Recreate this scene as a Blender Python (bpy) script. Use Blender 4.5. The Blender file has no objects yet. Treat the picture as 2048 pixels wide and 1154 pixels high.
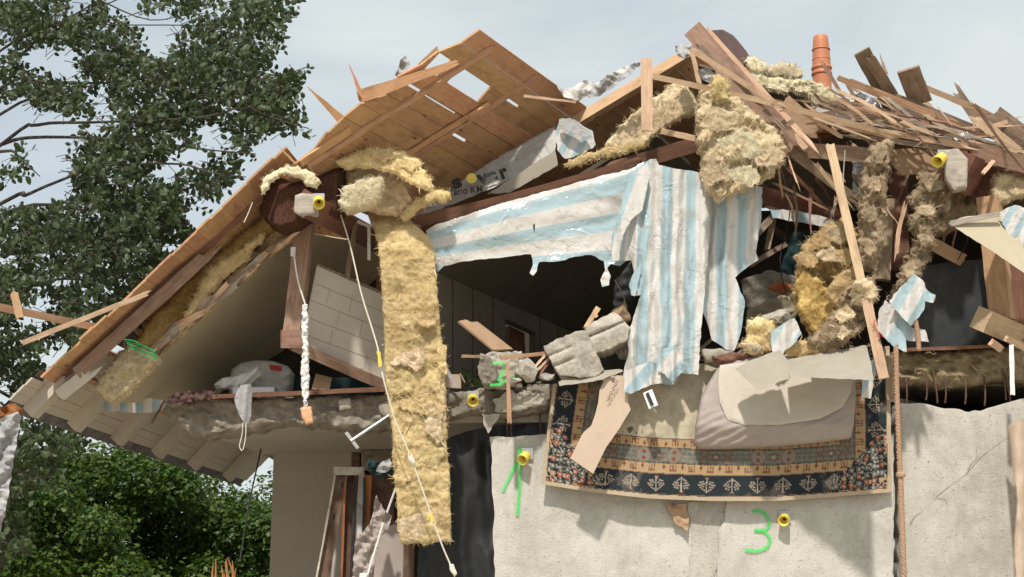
import bpy, math, random
import numpy as np
from mathutils import Vector, Matrix, noise
random.seed(7)
sc = bpy.context.scene
col = sc.collection
# ---------------------------------------------------------------- camera, sky, sun, exposure
PITCH = math.radians(12.0); FP = 2844.0; CAM = Vector((0, 0, 1.6))
cd = bpy.data.cameras.new('camera'); cam = bpy.data.objects.new('camera', cd); col.objects.link(cam)
cam.location = CAM; cam.rotation_euler = (math.radians(90) + PITCH, 0, 0)
cd.sensor_width = 36; cd.lens = 36 * FP / 2048; cd.clip_start = 0.1; cd.clip_end = 3000
sc.camera = cam
sc.view_settings.view_transform = 'Standard'; sc.view_settings.look = 'None'
sc.view_settings.gamma = 1; sc.view_settings.exposure = 0.24
SUN_EL = math.radians(56); SUN_X = -0.10
w = bpy.data.worlds.new('World'); sc.world = w; w.use_nodes = True
nt = w.node_tree; nt.nodes.clear()
out = nt.nodes.new('ShaderNodeOutputWorld'); bg = nt.nodes.new('ShaderNodeBackground')
sky = nt.nodes.new('ShaderNodeTexSky'); sky.sky_type = 'NISHITA'; sky.sun_disc = False
sky.sun_elevation = SUN_EL; sky.sun_rotation = math.pi; sky.air_density = 1.0; sky.dust_density = 2.0
tc = nt.nodes.new('ShaderNodeTexCoord'); mp = nt.nodes.new('ShaderNodeMapping')
mp.inputs['Scale'].default_value = (1.0, 1.0, 3.2); mp.inputs['Location'].default_value = (0.35, 0.2, 0.55)
ns = nt.nodes.new('ShaderNodeTexNoise'); ns.inputs['Scale'].default_value = 2.1; ns.inputs['Detail'].default_value = 7
ns.inputs['Roughness'].default_value = 0.52; ns.inputs['Distortion'].default_value = 0.5
rp = nt.nodes.new('ShaderNodeValToRGB'); rp.color_ramp.elements[0].position = 0.36; rp.color_ramp.elements[1].position = 0.62
rp.color_ramp.elements[0].color = (0.55, 0.55, 0.55, 1); rp.color_ramp.elements[1].color = (1, 1, 1, 1)
mx = nt.nodes.new('ShaderNodeMix'); mx.data_type = 'RGBA'
mx.inputs[7].default_value = (5.45, 5.92, 5.92, 1)          # thin bright cloud sheet
L = nt.links.new
L(tc.outputs['Generated'], mp.inputs[0]); L(mp.outputs[0], ns.inputs[0]); L(ns.outputs[0], rp.inputs[0])
L(rp.outputs[0], mx.inputs[0]); L(sky.outputs[0], mx.inputs[6]); L(mx.outputs[2], bg.inputs[0])
bg.inputs[1].default_value = 0.115; L(bg.outputs[0], out.inputs[0])
sd = bpy.data.lights.new('sun', 'SUN'); sd.energy = 3.7; sd.angle = math.radians(2.5); sd.color = (1, 0.945, 0.86)
so = bpy.data.objects.new('sun', sd); col.objects.link(so)
sdir = Vector((-SUN_X, math.cos(SUN_EL), -math.sin(SUN_EL))).normalized()
so.rotation_euler = sdir.to_track_quat('-Z', 'Y').to_euler(); so.location = (0, -10, 20)
sc.cycles.max_bounces = 6; sc.cycles.use_denoising = True

# ---------------------------------------------------------------- geometry of the view
def ray(x, y):
    a = (x - 1024) / FP; b = -(y - 577) / FP
    return Vector((a, math.cos(PITCH) - b * math.sin(PITCH), math.sin(PITCH) + b * math.cos(PITCH)))
def P(x, y, Y):
    r = ray(x, y); return CAM + r * (Y / r.y)
def Pv(x, y, Y):
    a = (x - 1024) / FP; b = -(y - 577) / FP
    ry = math.cos(PITCH) - b * math.sin(PITCH); rz = math.sin(PITCH) + b * math.cos(PITCH)
    t = Y / ry
    return np.stack([a * t, ry * t, CAM.z + rz * t], 1)
class Plane:
    def __init__(s, a, b, c):
        a, b, c = [P(*q) if not isinstance(q, Vector) else q for q in (a, b, c)]
        s.o = a; s.n = (b - a).cross(c - a).normalized()
        if s.n.z < 0: s.n = -s.n
    def __call__(s, x, y):
        r = ray(x, y); t = (s.o - CAM).dot(s.n) / r.dot(s.n)
        return t * r.y
    def at(s, x, y): return P(x, y, s(x, y))
def N(x, y, z=0.0, o=3): return noise.fractal(Vector((x, y, z)), 0.9, 2.0, o)
def T(x, y, z=0.0, o=4): return noise.turbulence(Vector((x, y, z)), o, False)

def props(o, label=None, cat=None, group=None, kind=None):
    if label: o['label'] = label
    if cat: o['category'] = cat
    if group: o['group'] = group
    if kind: o['kind'] = kind
    return o
def thing(name, label, cat, loc, group=None):
    o = bpy.data.objects.new(name, None); o.location = loc; o.empty_display_size = .2; col.objects.link(o)
    return props(o, label, cat, group)
def inv(o):
    m = Matrix.Identity(4)
    while o is not None:
        m = o.matrix_basis @ m if o.parent is None else o.matrix_parent_inverse @ o.matrix_basis @ m
        o = o.parent
    return m.inverted()
def link(name, me, mat, parent=None, mw=None, smooth=False):
    me.materials.append(mat)
    o = bpy.data.objects.new(name, me); col.objects.link(o)
    if mw is not None: o.matrix_basis = mw
    if parent is not None:
        o.parent = parent; o.matrix_parent_inverse = inv(parent)
    if smooth:
        me.polygons.foreach_set('use_smooth', [True] * len(me.polygons)); me.set_sharp_from_angle(angle=math.radians(58))
    return o
def mesh(name, v, f, mat, parent=None, smooth=False, uv=None, cols=None, frame=None):
    v = np.array([tuple(q) for q in v], dtype=float) if not isinstance(v, np.ndarray) else v
    if frame is None:
        c = (v.min(0) + v.max(0)) / 2; frame = Matrix.Translation((c[0], c[1], v[:, 2].min()))
    fi = np.array(frame.inverted())
    lv = v @ fi[:3, :3].T + fi[:3, 3]
    me = bpy.data.meshes.new(name); me.from_pydata(lv.tolist(), [], [list(q) for q in f]); me.update()
    if uv is not None:
        u = me.uv_layers.new(name='UVMap'); li = np.empty(len(me.loops), dtype=np.int32); me.loops.foreach_get('vertex_index', li)
        u.data.foreach_set('uv', np.asarray(uv, dtype=np.float32)[li].ravel())
    if cols is not None:
        ca = me.color_attributes.new('pattern', 'FLOAT_COLOR', 'POINT'); ca.data.foreach_set('color', np.asarray(cols, dtype=np.float32).ravel())
    return link(name, me, mat, parent, frame, smooth)
class MB:
    def __init__(s): s.v = []; s.f = []
    def add(s, v, f):
        b = len(s.v); s.v += [tuple(q) for q in v]; s.f += [tuple(i + b for i in q) for q in f]
    def tube(s, pts, r, k=6, sm=4):
        pts = [Vector(p) for p in pts]
        if sm > 1 and len(pts) > 2: pts = crom(pts, sm)
        n = len(pts); rs = r if isinstance(r, (list, tuple)) else [r, r]
        v = []; f = []
        up = Vector((.3, .2, 1)).normalized()
        for i, p in enumerate(pts):
            d = (pts[min(i + 1, n - 1)] - pts[max(i - 1, 0)]).normalized()
            a = d.cross(up)
            if a.length < .05: a = d.cross(Vector((1, 0, 0)))
            a.normalize(); b = d.cross(a)
            q = i / (n - 1) * (len(rs) - 1); q0 = min(int(q), len(rs) - 2); rr = rs[q0] + (rs[q0 + 1] - rs[q0]) * (q - q0)
            for j in range(k):
                t = 2 * math.pi * j / k
                v.append(p + (a * math.cos(t) + b * math.sin(t)) * rr)
        for i in range(n - 1):
            for j in range(k):
                f.append((i * k + j, i * k + (j + 1) % k, (i + 1) * k + (j + 1) % k, (i + 1) * k + j))
        f.append(tuple(range(k - 1, -1, -1))); f.append(tuple((n - 1) * k + j for j in range(k)))
        s.add(v, f)
    def lathe(s, base, axis, prof, k=24):
        ax = Vector(axis).normalized(); a = ax.cross(Vector((0.3, 1, .1))).normalized(); b = ax.cross(a)
        v = []; f = []
        for (h, r) in prof:
            for j in range(k):
                t = 2 * math.pi * j / k; v.append(Vector(base) + ax * h + (a * math.cos(t) + b * math.sin(t)) * r)
        for i in range(len(prof) - 1):
            for j in range(k): f.append((i * k + j, i * k + (j + 1) % k, (i + 1) * k + (j + 1) % k, (i + 1) * k + j))
        s.add(v, f)
    def box(s, o, a, b, c):
        o, a, b, c = map(Vector, (o, a, b, c))
        v = [o, o + a, o + a + b, o + b, o + c, o + a + c, o + a + b + c, o + b + c]
        s.add(v, [(0, 3, 2, 1), (4, 5, 6, 7), (0, 1, 5, 4), (1, 2, 6, 5), (2, 3, 7, 6), (3, 0, 4, 7)])
    def prism(s, pts, tv):
        pts = [Vector(p) for p in pts]; n = len(pts); tv = Vector(tv)
        s.add(pts + [p + tv for p in pts], [tuple(range(n)), tuple(range(2 * n - 1, n - 1, -1))] + [(i, i + n, (i + 1) % n + n, (i + 1) % n) for i in range(n)])
    def build(s, name, mat, parent=None, smooth=False, frame=None):
        return mesh(name, s.v, s.f, mat, parent, smooth, frame=frame)
def crom(pts, sm):
    r = []
    n = len(pts)
    for i in range(n - 1):
        p0 = pts[max(i - 1, 0)]; p1 = pts[i]; p2 = pts[i + 1]; p3 = pts[min(i + 2, n - 1)]
        for k in range(sm):
            t = k / sm
            r.append(.5 * ((2 * p1) + (p2 - p0) * t + (2 * p0 - 5 * p1 + 4 * p2 - p3) * t * t + (3 * p1 - p0 - 3 * p2 + p3) * t ** 3))
    r.append(pts[-1]); return r
def pts3(seq, Y=None):
    return [P(q[0], q[1], q[2] if len(q) > 2 else Y) for q in seq]

def inpoly(px, py, poly):
    r = np.zeros(px.shape, bool); n = len(poly)
    for i in range(n):
        x0, y0 = poly[i]; x1, y1 = poly[(i + 1) % n]
        if y0 == y1: continue
        c = ((y0 > py) != (y1 > py)) & (px < (x1 - x0) * (py - y0) / (y1 - y0) + x0)
        r ^= c
    return r
def neardist(px, py, poly):
    bd = np.full(px.shape, 1e9); bx = px.copy(); by = py.copy(); n = len(poly)
    for i in range(n):
        x0, y0 = poly[i]; x1, y1 = poly[(i + 1) % n]; dx, dy = x1 - x0, y1 - y0; l = dx * dx + dy * dy
        if l < 1e-9: continue
        t = np.clip(((px - x0) * dx + (py - y0) * dy) / l, 0, 1); qx = x0 + t * dx; qy = y0 + t * dy
        d = np.hypot(px - qx, py - qy); m = d < bd
        bd = np.where(m, d, bd); bx = np.where(m, qx, bx); by = np.where(m, qy, by)
    return bd, bx, by
def roughen(poly, amp, step, rs):
    if amp <= 0: return [tuple(map(float, q[:2])) for q in poly]
    o = []; n = len(poly)
    for i in range(n):
        x0, y0 = poly[i][:2]; x1, y1 = poly[(i + 1) % n][:2]; l = math.hypot(x1 - x0, y1 - y0); k = max(1, int(l / step))
        nx, ny = (-(y1 - y0) / max(l, 1e-6), (x1 - x0) / max(l, 1e-6))
        for j in range(k):
            t = j / k; a = amp * (rs.random() * 2 - 1) * (1 if j else .4)
            o.append((x0 + (x1 - x0) * t + nx * a, y0 + (y1 - y0) * t + ny * a))
    return o
_seed = [100]
def patch(name, outl, Y, mat, parent=None, sp=4.0, tv=(0, .02, 0), rnd=0.0, rough=0.0, rstep=None, disp=None, uv=None, cols=None,
          holes=(), fuzz=None, smooth=True, backnoise=0.0):
    _seed[0] += 1; rs = random.Random(_seed[0])
    ol = roughen(outl, rough, rstep or sp * 2.2, rs); polys = [ol] + [[tuple(q[:2]) for q in h] for h in holes]
    xs = [q[0] for q in ol]; ys = [q[1] for q in ol]
    gx = np.arange(min(xs) - sp, max(xs) + 2 * sp, sp); gy = np.arange(min(ys) - sp, max(ys) + 2 * sp, sp)
    cx, cy = np.meshgrid(gx[:-1] + sp / 2, gy[:-1] + sp / 2, indexing='ij')
    keep = inpoly(cx, cy, ol)
    for h in polys[1:]: keep &= ~inpoly(cx, cy, h)
    nx, ny = len(gx), len(gy)
    cnt = np.zeros((nx, ny), int)
    for a in (0, 1):
        for b in (0, 1): cnt[a:nx - 1 + a, b:ny - 1 + b] += keep
    used = cnt > 0; idx = -np.ones((nx, ny), int); idx[used] = np.arange(used.sum())
    GX, GY = np.meshgrid(gx, gy, indexing='ij'); vx = GX[used].astype(float); vy = GY[used].astype(float); bnd = (cnt[used] < 4)
    bd = np.full(len(vx), 1e9); bx = vx.copy(); by = vy.copy()
    sel = np.ones(len(vx), bool) if rnd > 0 else bnd
    for pl in polys:
        d, qx, qy = neardist(vx[sel], vy[sel], pl); m = d < bd[sel]
        t = bd[sel]; t[m] = d[m]; bd[sel] = t; t = bx[sel]; t[m] = qx[m]; bx[sel] = t; t = by[sel]; t[m] = qy[m]; by[sel] = t
    sn = bnd & (bd < sp * 1.6)
    vx = np.where(sn, bx, vx); vy = np.where(sn, by, vy); bd = np.where(bnd, 0, bd)
    if callable(Y): Yv = np.array([Y(a, b) for a, b in zip(vx, vy)])
    else: Yv = np.full(len(vx), float(Y))
    Y0 = Yv.copy()
    if disp is not None: Yv = Yv + np.array([disp(a, b) for a, b in zip(vx, vy)])
    R = np.zeros(len(vx))
    if rnd > 0:
        Rp = rnd * FP / np.maximum(Yv, 1); q = 1 - np.clip(bd / Rp, 0, 1); R = rnd * (1 - np.sqrt(np.maximum(0, 1 - q * q)))
    front = Pv(vx, vy, Yv + R); tv = np.array(tv, float); tl = np.linalg.norm(tv)
    back = Pv(vx, vy, Y0 if disp is not None and tl > .03 else Yv) + tv - (tv / tl)[None, :] * R[:, None]
    if backnoise: back += np.array([tuple(tv / tl * backnoise * N(a / 20, b / 20, 5)) for a, b in zip(vx, vy)])
    n = len(vx); F_ = []
    I, J = np.nonzero(keep)
    for i, j in zip(I.tolist(), J.tolist()):
        a, b, c, d = idx[i, j], idx[i + 1, j], idx[i + 1, j + 1], idx[i, j + 1]
        F_.append((a, d, c, b)); F_.append((a + n, b + n, c + n, d + n))
        if i == 0 or not keep[i - 1, j]: F_.append((a, a + n, d + n, d))
        if i == nx - 2 or not keep[i + 1, j]: F_.append((b, c, c + n, b + n))
        if j == 0 or not keep[i, j - 1]: F_.append((a, b, b + n, a + n))
        if j == ny - 2 or not keep[i, j + 1]: F_.append((d, d + n, c + n, c))
    V = np.vstack([front, back])
    UV = None
    if uv is not None: u = np.array([uv(a, b) for a, b in zip(vx, vy)]); UV = np.vstack([u, u])
    else: UV = np.vstack([np.stack([vx, vy], 1) / 200] * 2)
    C = None
    if cols is not None: c = np.array([cols(a, b) for a, b in zip(vx, vy)]); C = np.vstack([c, c])
    if fuzz:
        # loose fibres: fine strands matted on the surface, broader curled tufts, and hairs standing off the rim
        area = float(keep.sum()) * sp * sp; dens = fuzz[4] if len(fuzz) > 4 else 1.0; dr = fuzz[5] if len(fuzz) > 5 else None
        ns_ = int(area / 9 * dens); nt_ = int(area / 420 * dens); nr_ = int(fuzz[0] * .4)
        ev = []; ef = []; base = len(V); bi = np.nonzero(bnd)[0]; ang0 = math.atan2(-dr[1], dr[0]) if dr else None
        for k in range(ns_ + nt_ + nr_):
            kind = 0 if k < ns_ else 1 if k < ns_ + nt_ else 2
            i = int(bi[rs.randrange(len(bi))]) if kind == 2 and len(bi) else rs.randrange(n)
            p = Vector(front[i]); th = rs.random() * 6.283 if ang0 is None else ang0 + rs.gauss(0, .55) + (math.pi if rs.random() < .5 else 0)
            if kind == 0: l = rs.uniform(.02, .07); w_ = rs.uniform(.0012, .0026); hgt = rs.uniform(.001, .008)
            elif kind == 1: l = rs.uniform(.04, .11); w_ = rs.uniform(.003, .008); hgt = rs.uniform(.006, .022)
            else: l = min(fuzz[1], .03) * rs.uniform(.3, 1.2); w_ = rs.uniform(.001, .0022); hgt = rs.uniform(-.01, .02)
            b0 = base + len(ev); q = p.copy(); K = 4; tw = rs.gauss(0, .5)
            sdw = Vector((rs.gauss(0, .5), rs.gauss(0, .6), rs.gauss(0, .5)))
            for j in range(K + 1):
                t = j / K; d = Vector((math.cos(th), 0, math.sin(th))); th += tw * .6 + rs.gauss(0, .22)
                if kind == 2: d.z -= .5
                s = (d.cross(Vector((0, 1, 0))) + sdw * .5).normalized() * w_ * (1 - .75 * abs(2 * t - .8))
                c_ = q + Vector((0, -.002 - hgt * math.sin(t * math.pi * (.8 if kind else 1)), 0)); ev += [c_ - s, c_ + s]
                q = q + d * (l / K)
            for j in range(K): ef.append((b0 + 2 * j, b0 + 2 * j + 1, b0 + 2 * j + 3, b0 + 2 * j + 2))
        V = np.vstack([V, np.array([tuple(q) for q in ev])]); F_ += ef
        UV = np.vstack([UV, np.zeros((len(ev), 2))])
        if C is not None: C = np.vstack([C, np.tile(C[0], (len(ev), 1))])
    return mesh(name, V, F_, mat, parent, smooth, UV, C)

def board(name, x0, y0, Y0, x1, y1, Y1, wpx, t, mat, parent=None, roll=0.0, sp=(.006, .006), bend=0.0, taper=(1, 1), m=4, n=8, bow=0.0, seed=None):
    _seed[0] += 1; rs = random.Random(seed or _seed[0])
    a = P(x0, y0, Y0); b = P(x1, y1, Y1); X = (b - a); Ln = X.length; X = X / Ln
    mid = (a + b) / 2; vw = (mid - CAM); dist = vw.y * math.cos(PITCH) + vw.z * math.sin(PITCH) - 1.6 * 0; vw.normalize()
    W = X.cross(vw).normalized()
    if roll: W = Matrix.Rotation(roll, 3, X) @ W
    Z = X.cross(W).normalized(); wm = wpx * dist / FP
    v = []
    je = [[rs.uniform(-1, 1) * (sp[0] if k == 0 else sp[1]) for _ in range(m + 1)] for k in (0, 1)]
    if sp[0] > .03: je[0] = [-abs(q) * (1.6 if j % 2 else .5) for j, q in enumerate(je[0])]
    if sp[1] > .03: je[1] = [abs(q) * (1.6 if j % 2 else .5) for j, q in enumerate(je[1])]
    en = [[rs.uniform(-1, 1) * .0025 for _ in range(2)] for _ in range(n + 1)]
    for i in range(n + 1):
        f = i / n; ww = wm * (taper[0] + (taper[1] - taper[0]) * f)
        for s in (0, 1):
            for j in range(m + 1):
                xx = f * Ln
                if i == 0: xx += je[0][j]
                if i == n: xx += je[1][j]
                th = t
                if i in (0, n) and sp[0 if i == 0 else 1] > .03: th = t * .45
                q = X * xx + W * ((j / m - .5) * ww + bend * math.sin(f * math.pi) + (en[i][0] if j == 0 else en[i][1] if j == m else 0)) + Z * ((s - .5) * th + bow * math.sin(f * math.pi))
                v.append((xx, q.dot(W), q.dot(Z)))
    k = m + 1; f_ = []
    A = lambda i, s, j: (i * 2 + s) * k + j
    for i in range(n):
        for j in range(m):
            f_.append((A(i, 0, j), A(i + 1, 0, j), A(i + 1, 0, j + 1), A(i, 0, j + 1)))
            f_.append((A(i, 1, j), A(i, 1, j + 1), A(i + 1, 1, j + 1), A(i + 1, 1, j)))
        f_.append((A(i, 0, 0), A(i, 1, 0), A(i + 1, 1, 0), A(i + 1, 0, 0)))
        f_.append((A(i, 0, m), A(i + 1, 0, m), A(i + 1, 1, m), A(i, 1, m)))
    for j in range(m):
        f_.append((A(0, 0, j), A(0, 0, j + 1), A(0, 1, j + 1), A(0, 1, j)))
        f_.append((A(n, 0, j), A(n, 1, j), A(n, 1, j + 1), A(n, 0, j + 1)))
    fr = Matrix(((X.x, W.x, Z.x, a.x), (X.y, W.y, Z.y, a.y), (X.z, W.z, Z.z, a.z), (0, 0, 0, 1)))
    me = bpy.data.meshes.new(name); me.from_pydata(v, [], f_); me.update()
    return link(name, me, mat, parent, fr)
def prismpx(name, outl, pl, th, mat, parent=None, frame=None):
    b = MB(); b.prism([pl.at(*q) for q in outl], pl.n * th); return b.build(name, mat, parent, frame=frame)
def rock(name, x, y, Y, rx, ry, mat, parent=None, seed=1, k=14, dz=None):
    """angular broken lump: hull of jittered points"""
    import bmesh
    rs = random.Random(seed); bm = bmesh.new(); c = P(x, y, Y); s = Y / FP
    for i in range(k):
        th = rs.random() * 6.283; u = rs.uniform(-1, 1); q = math.sqrt(1 - u * u)
        bm.verts.new((q * math.cos(th) * rx * s, u * (dz or rx * s * .8), q * math.sin(th) * ry * s))
    r = bmesh.ops.convex_hull(bm, input=bm.verts); bmesh.ops.delete(bm, geom=[g for g in r['geom_interior'] if isinstance(g, bmesh.types.BMVert)], context='VERTS')
    bmesh.ops.subdivide_edges(bm, edges=bm.edges, cuts=3, use_grid_fill=True)
    for v in bm.verts:
        v.co += v.normal * 0 + Vector((1, 1, 1)).normalized() * 0
        n_ = noise.noise_vector(v.co * 14 + Vector((seed, 0, 0))) * rx * s * .16; v.co += n_
    me = bpy.data.meshes.new(name); bm.to_mesh(me); bm.free()
    return link(name, me, mat, parent, Matrix.Translation(c))
# ---------------------------------------------------------------- materials
def newmat(name):
    m = bpy.data.materials.new(name); m.use_nodes = True; return m, m.node_tree, m.node_tree.nodes['Principled BSDF']
def nd(t, k, **kw):
    n = t.nodes.new(k)
    for a, b in kw.items():
        if a.startswith('i_'): n.inputs[a[2:].replace('_', ' ')].default_value = b
        else: setattr(n, a, b)
    return n
def mixc(t, f, a, b, mode='MIX'):
    n = t.nodes.new('ShaderNodeMix'); n.data_type = 'RGBA'; n.blend_type = mode
    for s, v in ((0, f), (6, a), (7, b)):
        if isinstance(v, (tuple, list)): n.inputs[s].default_value = (*v[:3], 1)
        elif isinstance(v, (int, float)): n.inputs[s].default_value = v
        else: t.links.new(v, n.inputs[s])
    return n.outputs[2]
def nse(t, vec, scale, detail=5, rough=.6, dist=0.0):
    n = nd(t, 'ShaderNodeTexNoise'); n.inputs['Scale'].default_value = scale; n.inputs['Detail'].default_value = detail
    n.inputs['Roughness'].default_value = rough; n.inputs['Distortion'].default_value = dist
    t.links.new(vec, n.inputs['Vector']); return n.outputs[0]
def ramp(t, v, a, b, ca=(0, 0, 0), cb=(1, 1, 1)):
    n = nd(t, 'ShaderNodeValToRGB'); e = n.color_ramp.elements; e[0].position = a; e[1].position = b; e[0].color = (*ca, 1); e[1].color = (*cb, 1)
    t.links.new(v, n.inputs[0]); return n.outputs[0]
def mapped(t, src, scale):
    m = nd(t, 'ShaderNodeMapping'); m.inputs['Scale'].default_value = scale; t.links.new(src, m.inputs[0]); return m.outputs[0]
def bump(t, b, h, strength, dist=.01, prev=None):
    n = nd(t, 'ShaderNodeBump'); n.inputs['Strength'].default_value = strength; n.inputs['Distance'].default_value = dist
    t.links.new(h, n.inputs['Height'])
    if prev is not None: t.links.new(prev, n.inputs['Normal'])
    t.links.new(n.outputs[0], b.inputs['Normal']); return n.outputs[0]
def vary(t, c, island=True, amt=.35, hue=.0):
    src = nd(t, 'ShaderNodeNewGeometry').outputs['Random Per Island'] if island else nd(t, 'ShaderNodeObjectInfo').outputs['Random']
    mr = nd(t, 'ShaderNodeMapRange'); mr.inputs[3].default_value = 1 - amt; mr.inputs[4].default_value = 1 + amt * .8
    t.links.new(src, mr.inputs[0]); h = nd(t, 'ShaderNodeHueSaturation'); t.links.new(mr.outputs[0], h.inputs['Value'])
    if hue:
        m2 = nd(t, 'ShaderNodeMapRange'); m2.inputs[3].default_value = .5 - hue; m2.inputs[4].default_value = .5 + hue
        mm = nd(t, 'ShaderNodeMath', operation='FRACT'); m3 = nd(t, 'ShaderNodeMath', operation='MULTIPLY'); m3.inputs[1].default_value = 7.31
        t.links.new(src, m3.inputs[0]); t.links.new(m3.outputs[0], mm.inputs[0]); t.links.new(mm.outputs[0], m2.inputs[0]); t.links.new(m2.outputs[0], h.inputs['Hue'])
    t.links.new(c, h.inputs['Color']); return h.outputs[0]
def wood(name, c1, c2, dirt=(.12, .09, .06), da=.3, rough=.75, both=True, amt=.22):
    m, t, b = newmat(name); tc = nd(t, 'ShaderNodeTexCoord').outputs['Object']
    oi = nd(t, 'ShaderNodeObjectInfo').outputs['Random']; cb = nd(t, 'ShaderNodeCombineXYZ'); ml = nd(t, 'ShaderNodeMath', operation='MULTIPLY'); ml.inputs[1].default_value = 37
    t.links.new(oi, ml.inputs[0]); t.links.new(ml.outputs[0], cb.inputs[0]); t.links.new(ml.outputs[0], cb.inputs[2])
    va = nd(t, 'ShaderNodeVectorMath', operation='ADD'); t.links.new(tc, va.inputs[0]); t.links.new(cb.outputs[0], va.inputs[1]); tc = va.outputs[0]
    g = nse(t, mapped(t, tc, (1.6, 26, 26)), 2.4, 6, .62, .8)
    c = mixc(t, ramp(t, g, .32, .68), c1, c2)
    st = nse(t, mapped(t, tc, (2.2, 5, 5)), 1.6, 4, .6)
    c = mixc(t, ramp(t, st, .5, .78), c, tuple(q * .72 for q in c1))
    d = nse(t, tc, 6, 6, .7); r = ramp(t, d, .52, .75); mm = nd(t, 'ShaderNodeMath', operation='MULTIPLY'); mm.inputs[1].default_value = da
    t.links.new(r, mm.inputs[0]); c = mixc(t, mm.outputs[0], c, dirt)
    # knots
    vo = nd(t, 'ShaderNodeTexVoronoi'); vo.inputs['Scale'].default_value = 1; t.links.new(mapped(t, tc, (2.2, 7, 7)), vo.inputs['Vector'])
    c = mixc(t, ramp(t, vo.outputs['Distance'], .05, .13, (1, 1, 1), (0, 0, 0)), c, tuple(q * .35 for q in c1))
    c = vary(t, c, True, amt, .012); c = vary(t, c, False, amt * .8, .01)
    t.links.new(c, b.inputs['Base Color']); b.inputs['Roughness'].default_value = rough; b.inputs['Specular IOR Level'].default_value = .25
    bump(t, b, g, .5, .004); return m
def noisy(name, c1, c2, scale=4, c3=None, s3=1.2, r3=(.55, .7), rough=.85, bs=60, bd=.006, bst=.6, b2=None, dist=.3, spec=.3, amt=0, metal=0, det=7, isl=True, speck=None, streak=None):
    m, t, b = newmat(name); tc = nd(t, 'ShaderNodeTexCoord').outputs['Object']
    n = nse(t, tc, scale, det, .65, dist); c = mixc(t, ramp(t, n, .35, .65), c1, c2)
    if c3: c = mixc(t, ramp(t, nse(t, tc, s3, 6, .68, .6), *r3), c, c3)
    if speck: c = mixc(t, ramp(t, nse(t, tc, speck[0], 4, .7), speck[1], speck[1] + .07), c, speck[2])
    if streak: c = mixc(t, ramp(t, nse(t, mapped(t, tc, (1, 1, .12)), streak[0], 5, .65, .3), streak[1], streak[1] + .16), c, streak[2])
    if amt: c = vary(t, c, isl, amt, .01)
    t.links.new(c, b.inputs['Base Color']); b.inputs['Roughness'].default_value = rough; b.inputs['Specular IOR Level'].default_value = spec; b.inputs['Metallic'].default_value = metal
    p = bump(t, b, nse(t, tc, bs, 6, .7), bst, bd)
    if b2: bump(t, b, nse(t, tc, b2[0], 5, .6, .5), b2[1], b2[2], p)
    return m
W_NEW = wood('fresh_pine', (.42, .25, .135), (.58, .385, .235), (.2, .14, .09), .35)
W_PALE = wood('pale_lath_wood', (.50, .34, .21), (.66, .49, .33), (.2, .15, .1), .4)
W_ROOF = wood('roof_board_pine', (.50, .285, .14), (.63, .39, .215), (.24, .15, .09), .45, amt=.15)
W_OLD = wood('weathered_wood', (.21, .15, .10), (.42, .325, .225), (.12, .09, .065), .55, .9, amt=.34)
W_RED = wood('stained_beam', (.14, .066, .042), (.23, .118, .075), (.08, .05, .035), .45)
W_REDL = wood('worn_stained_wood', (.24, .14, .095), (.37, .25, .18), (.42, .36, .30), .5)
W_GREY = wood('sawn_grey_end', (.33, .29, .24), (.48, .43, .36), (.15, .12, .1), .6)
W_BROWN = wood('brown_frame_wood', (.085, .05, .033), (.15, .09, .06), (.25, .21, .18), .5)
W_ORNG = wood('orange_door_wood', (.30, .11, .035), (.42, .17, .06))
PLASTER = noisy('rough_render', (.50, .475, .425), (.63, .605, .55), 3, (.40, .375, .33), 1.3, (.52, .72), .95, 60, .010, 1, (18, .3, .008), speck=(34, .60, (.36, .33, .28)), streak=(3.4, .56, (.43, .40, .35)))
PLASTER2 = noisy('rough_render_grey', (.46, .435, .38), (.58, .55, .49), 3, (.36, .34, .30), 1.6, (.5, .7), .95, 60, .010, 1, (16, .35, .008), speck=(30, .58, (.33, .30, .255)), streak=(3.0, .54, (.38, .355, .31)))
SMOOTH = noisy('painted_smooth_wall', (.37, .335, .285), (.41, .37, .32), 2, (.29, .26, .22), 1.4, (.6, .8), .9, 120, .002, .4)
CONC = noisy('broken_concrete', (.22, .195, .16), (.36, .33, .28), 9, (.46, .43, .38), 5, (.52, .66), .95, 45, .012, 1, (16, .5, .015))
CONC_L = noisy('pale_block_concrete', (.35, .32, .265), (.50, .46, .39), 9, (.25, .225, .18), 5, (.52, .70), .95, 50, .006, 1, (34, .5, .006), speck=(40, .6, (.18, .16, .13)))
CONC_D = noisy('dusty_dark_concrete', (.17, .148, .118), (.30, .265, .215), 8, (.36, .32, .265), 6, (.53, .66), .95, 45, .012, 1, (18, .6, .02))
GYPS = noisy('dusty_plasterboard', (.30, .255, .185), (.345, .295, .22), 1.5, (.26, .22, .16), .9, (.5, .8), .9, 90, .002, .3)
GYPSW = noisy('dim_attic_wall_board', (.17, .145, .115), (.21, .18, .145), 1.5, (.13, .11, .085), 1.2, (.5, .75), rough=.9, bs=90, bd=.002, bst=.3)  # plasterboard colour lowered, the attic's shade is put into it
GYPSD = noisy('shaded_attic_lining', (.10, .085, .065), (.13, .11, .085), 1.5, None, rough=.9, bs=90, bd=.002, bst=.3)  # same board darker still, ceiling shade put into the colour
GYPS2 = noisy('sloping_ceiling_board', (.44, .375, .265), (.49, .425, .305), 1.5, (.36, .30, .21), .9, (.5, .8), .9, 90, .002, .3)
GYPS_L = noisy('pale_plasterboard', (.31, .275, .22), (.36, .325, .27), 3, (.26, .22, .17), 3, (.55, .75), .9, 60, .004, .5)
CARD = noisy('pale_brown_board', (.50, .385, .29), (.55, .43, .33), 4, (.42, .32, .235), 5, (.62, .75), .85, 90, .003, .4)
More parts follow.
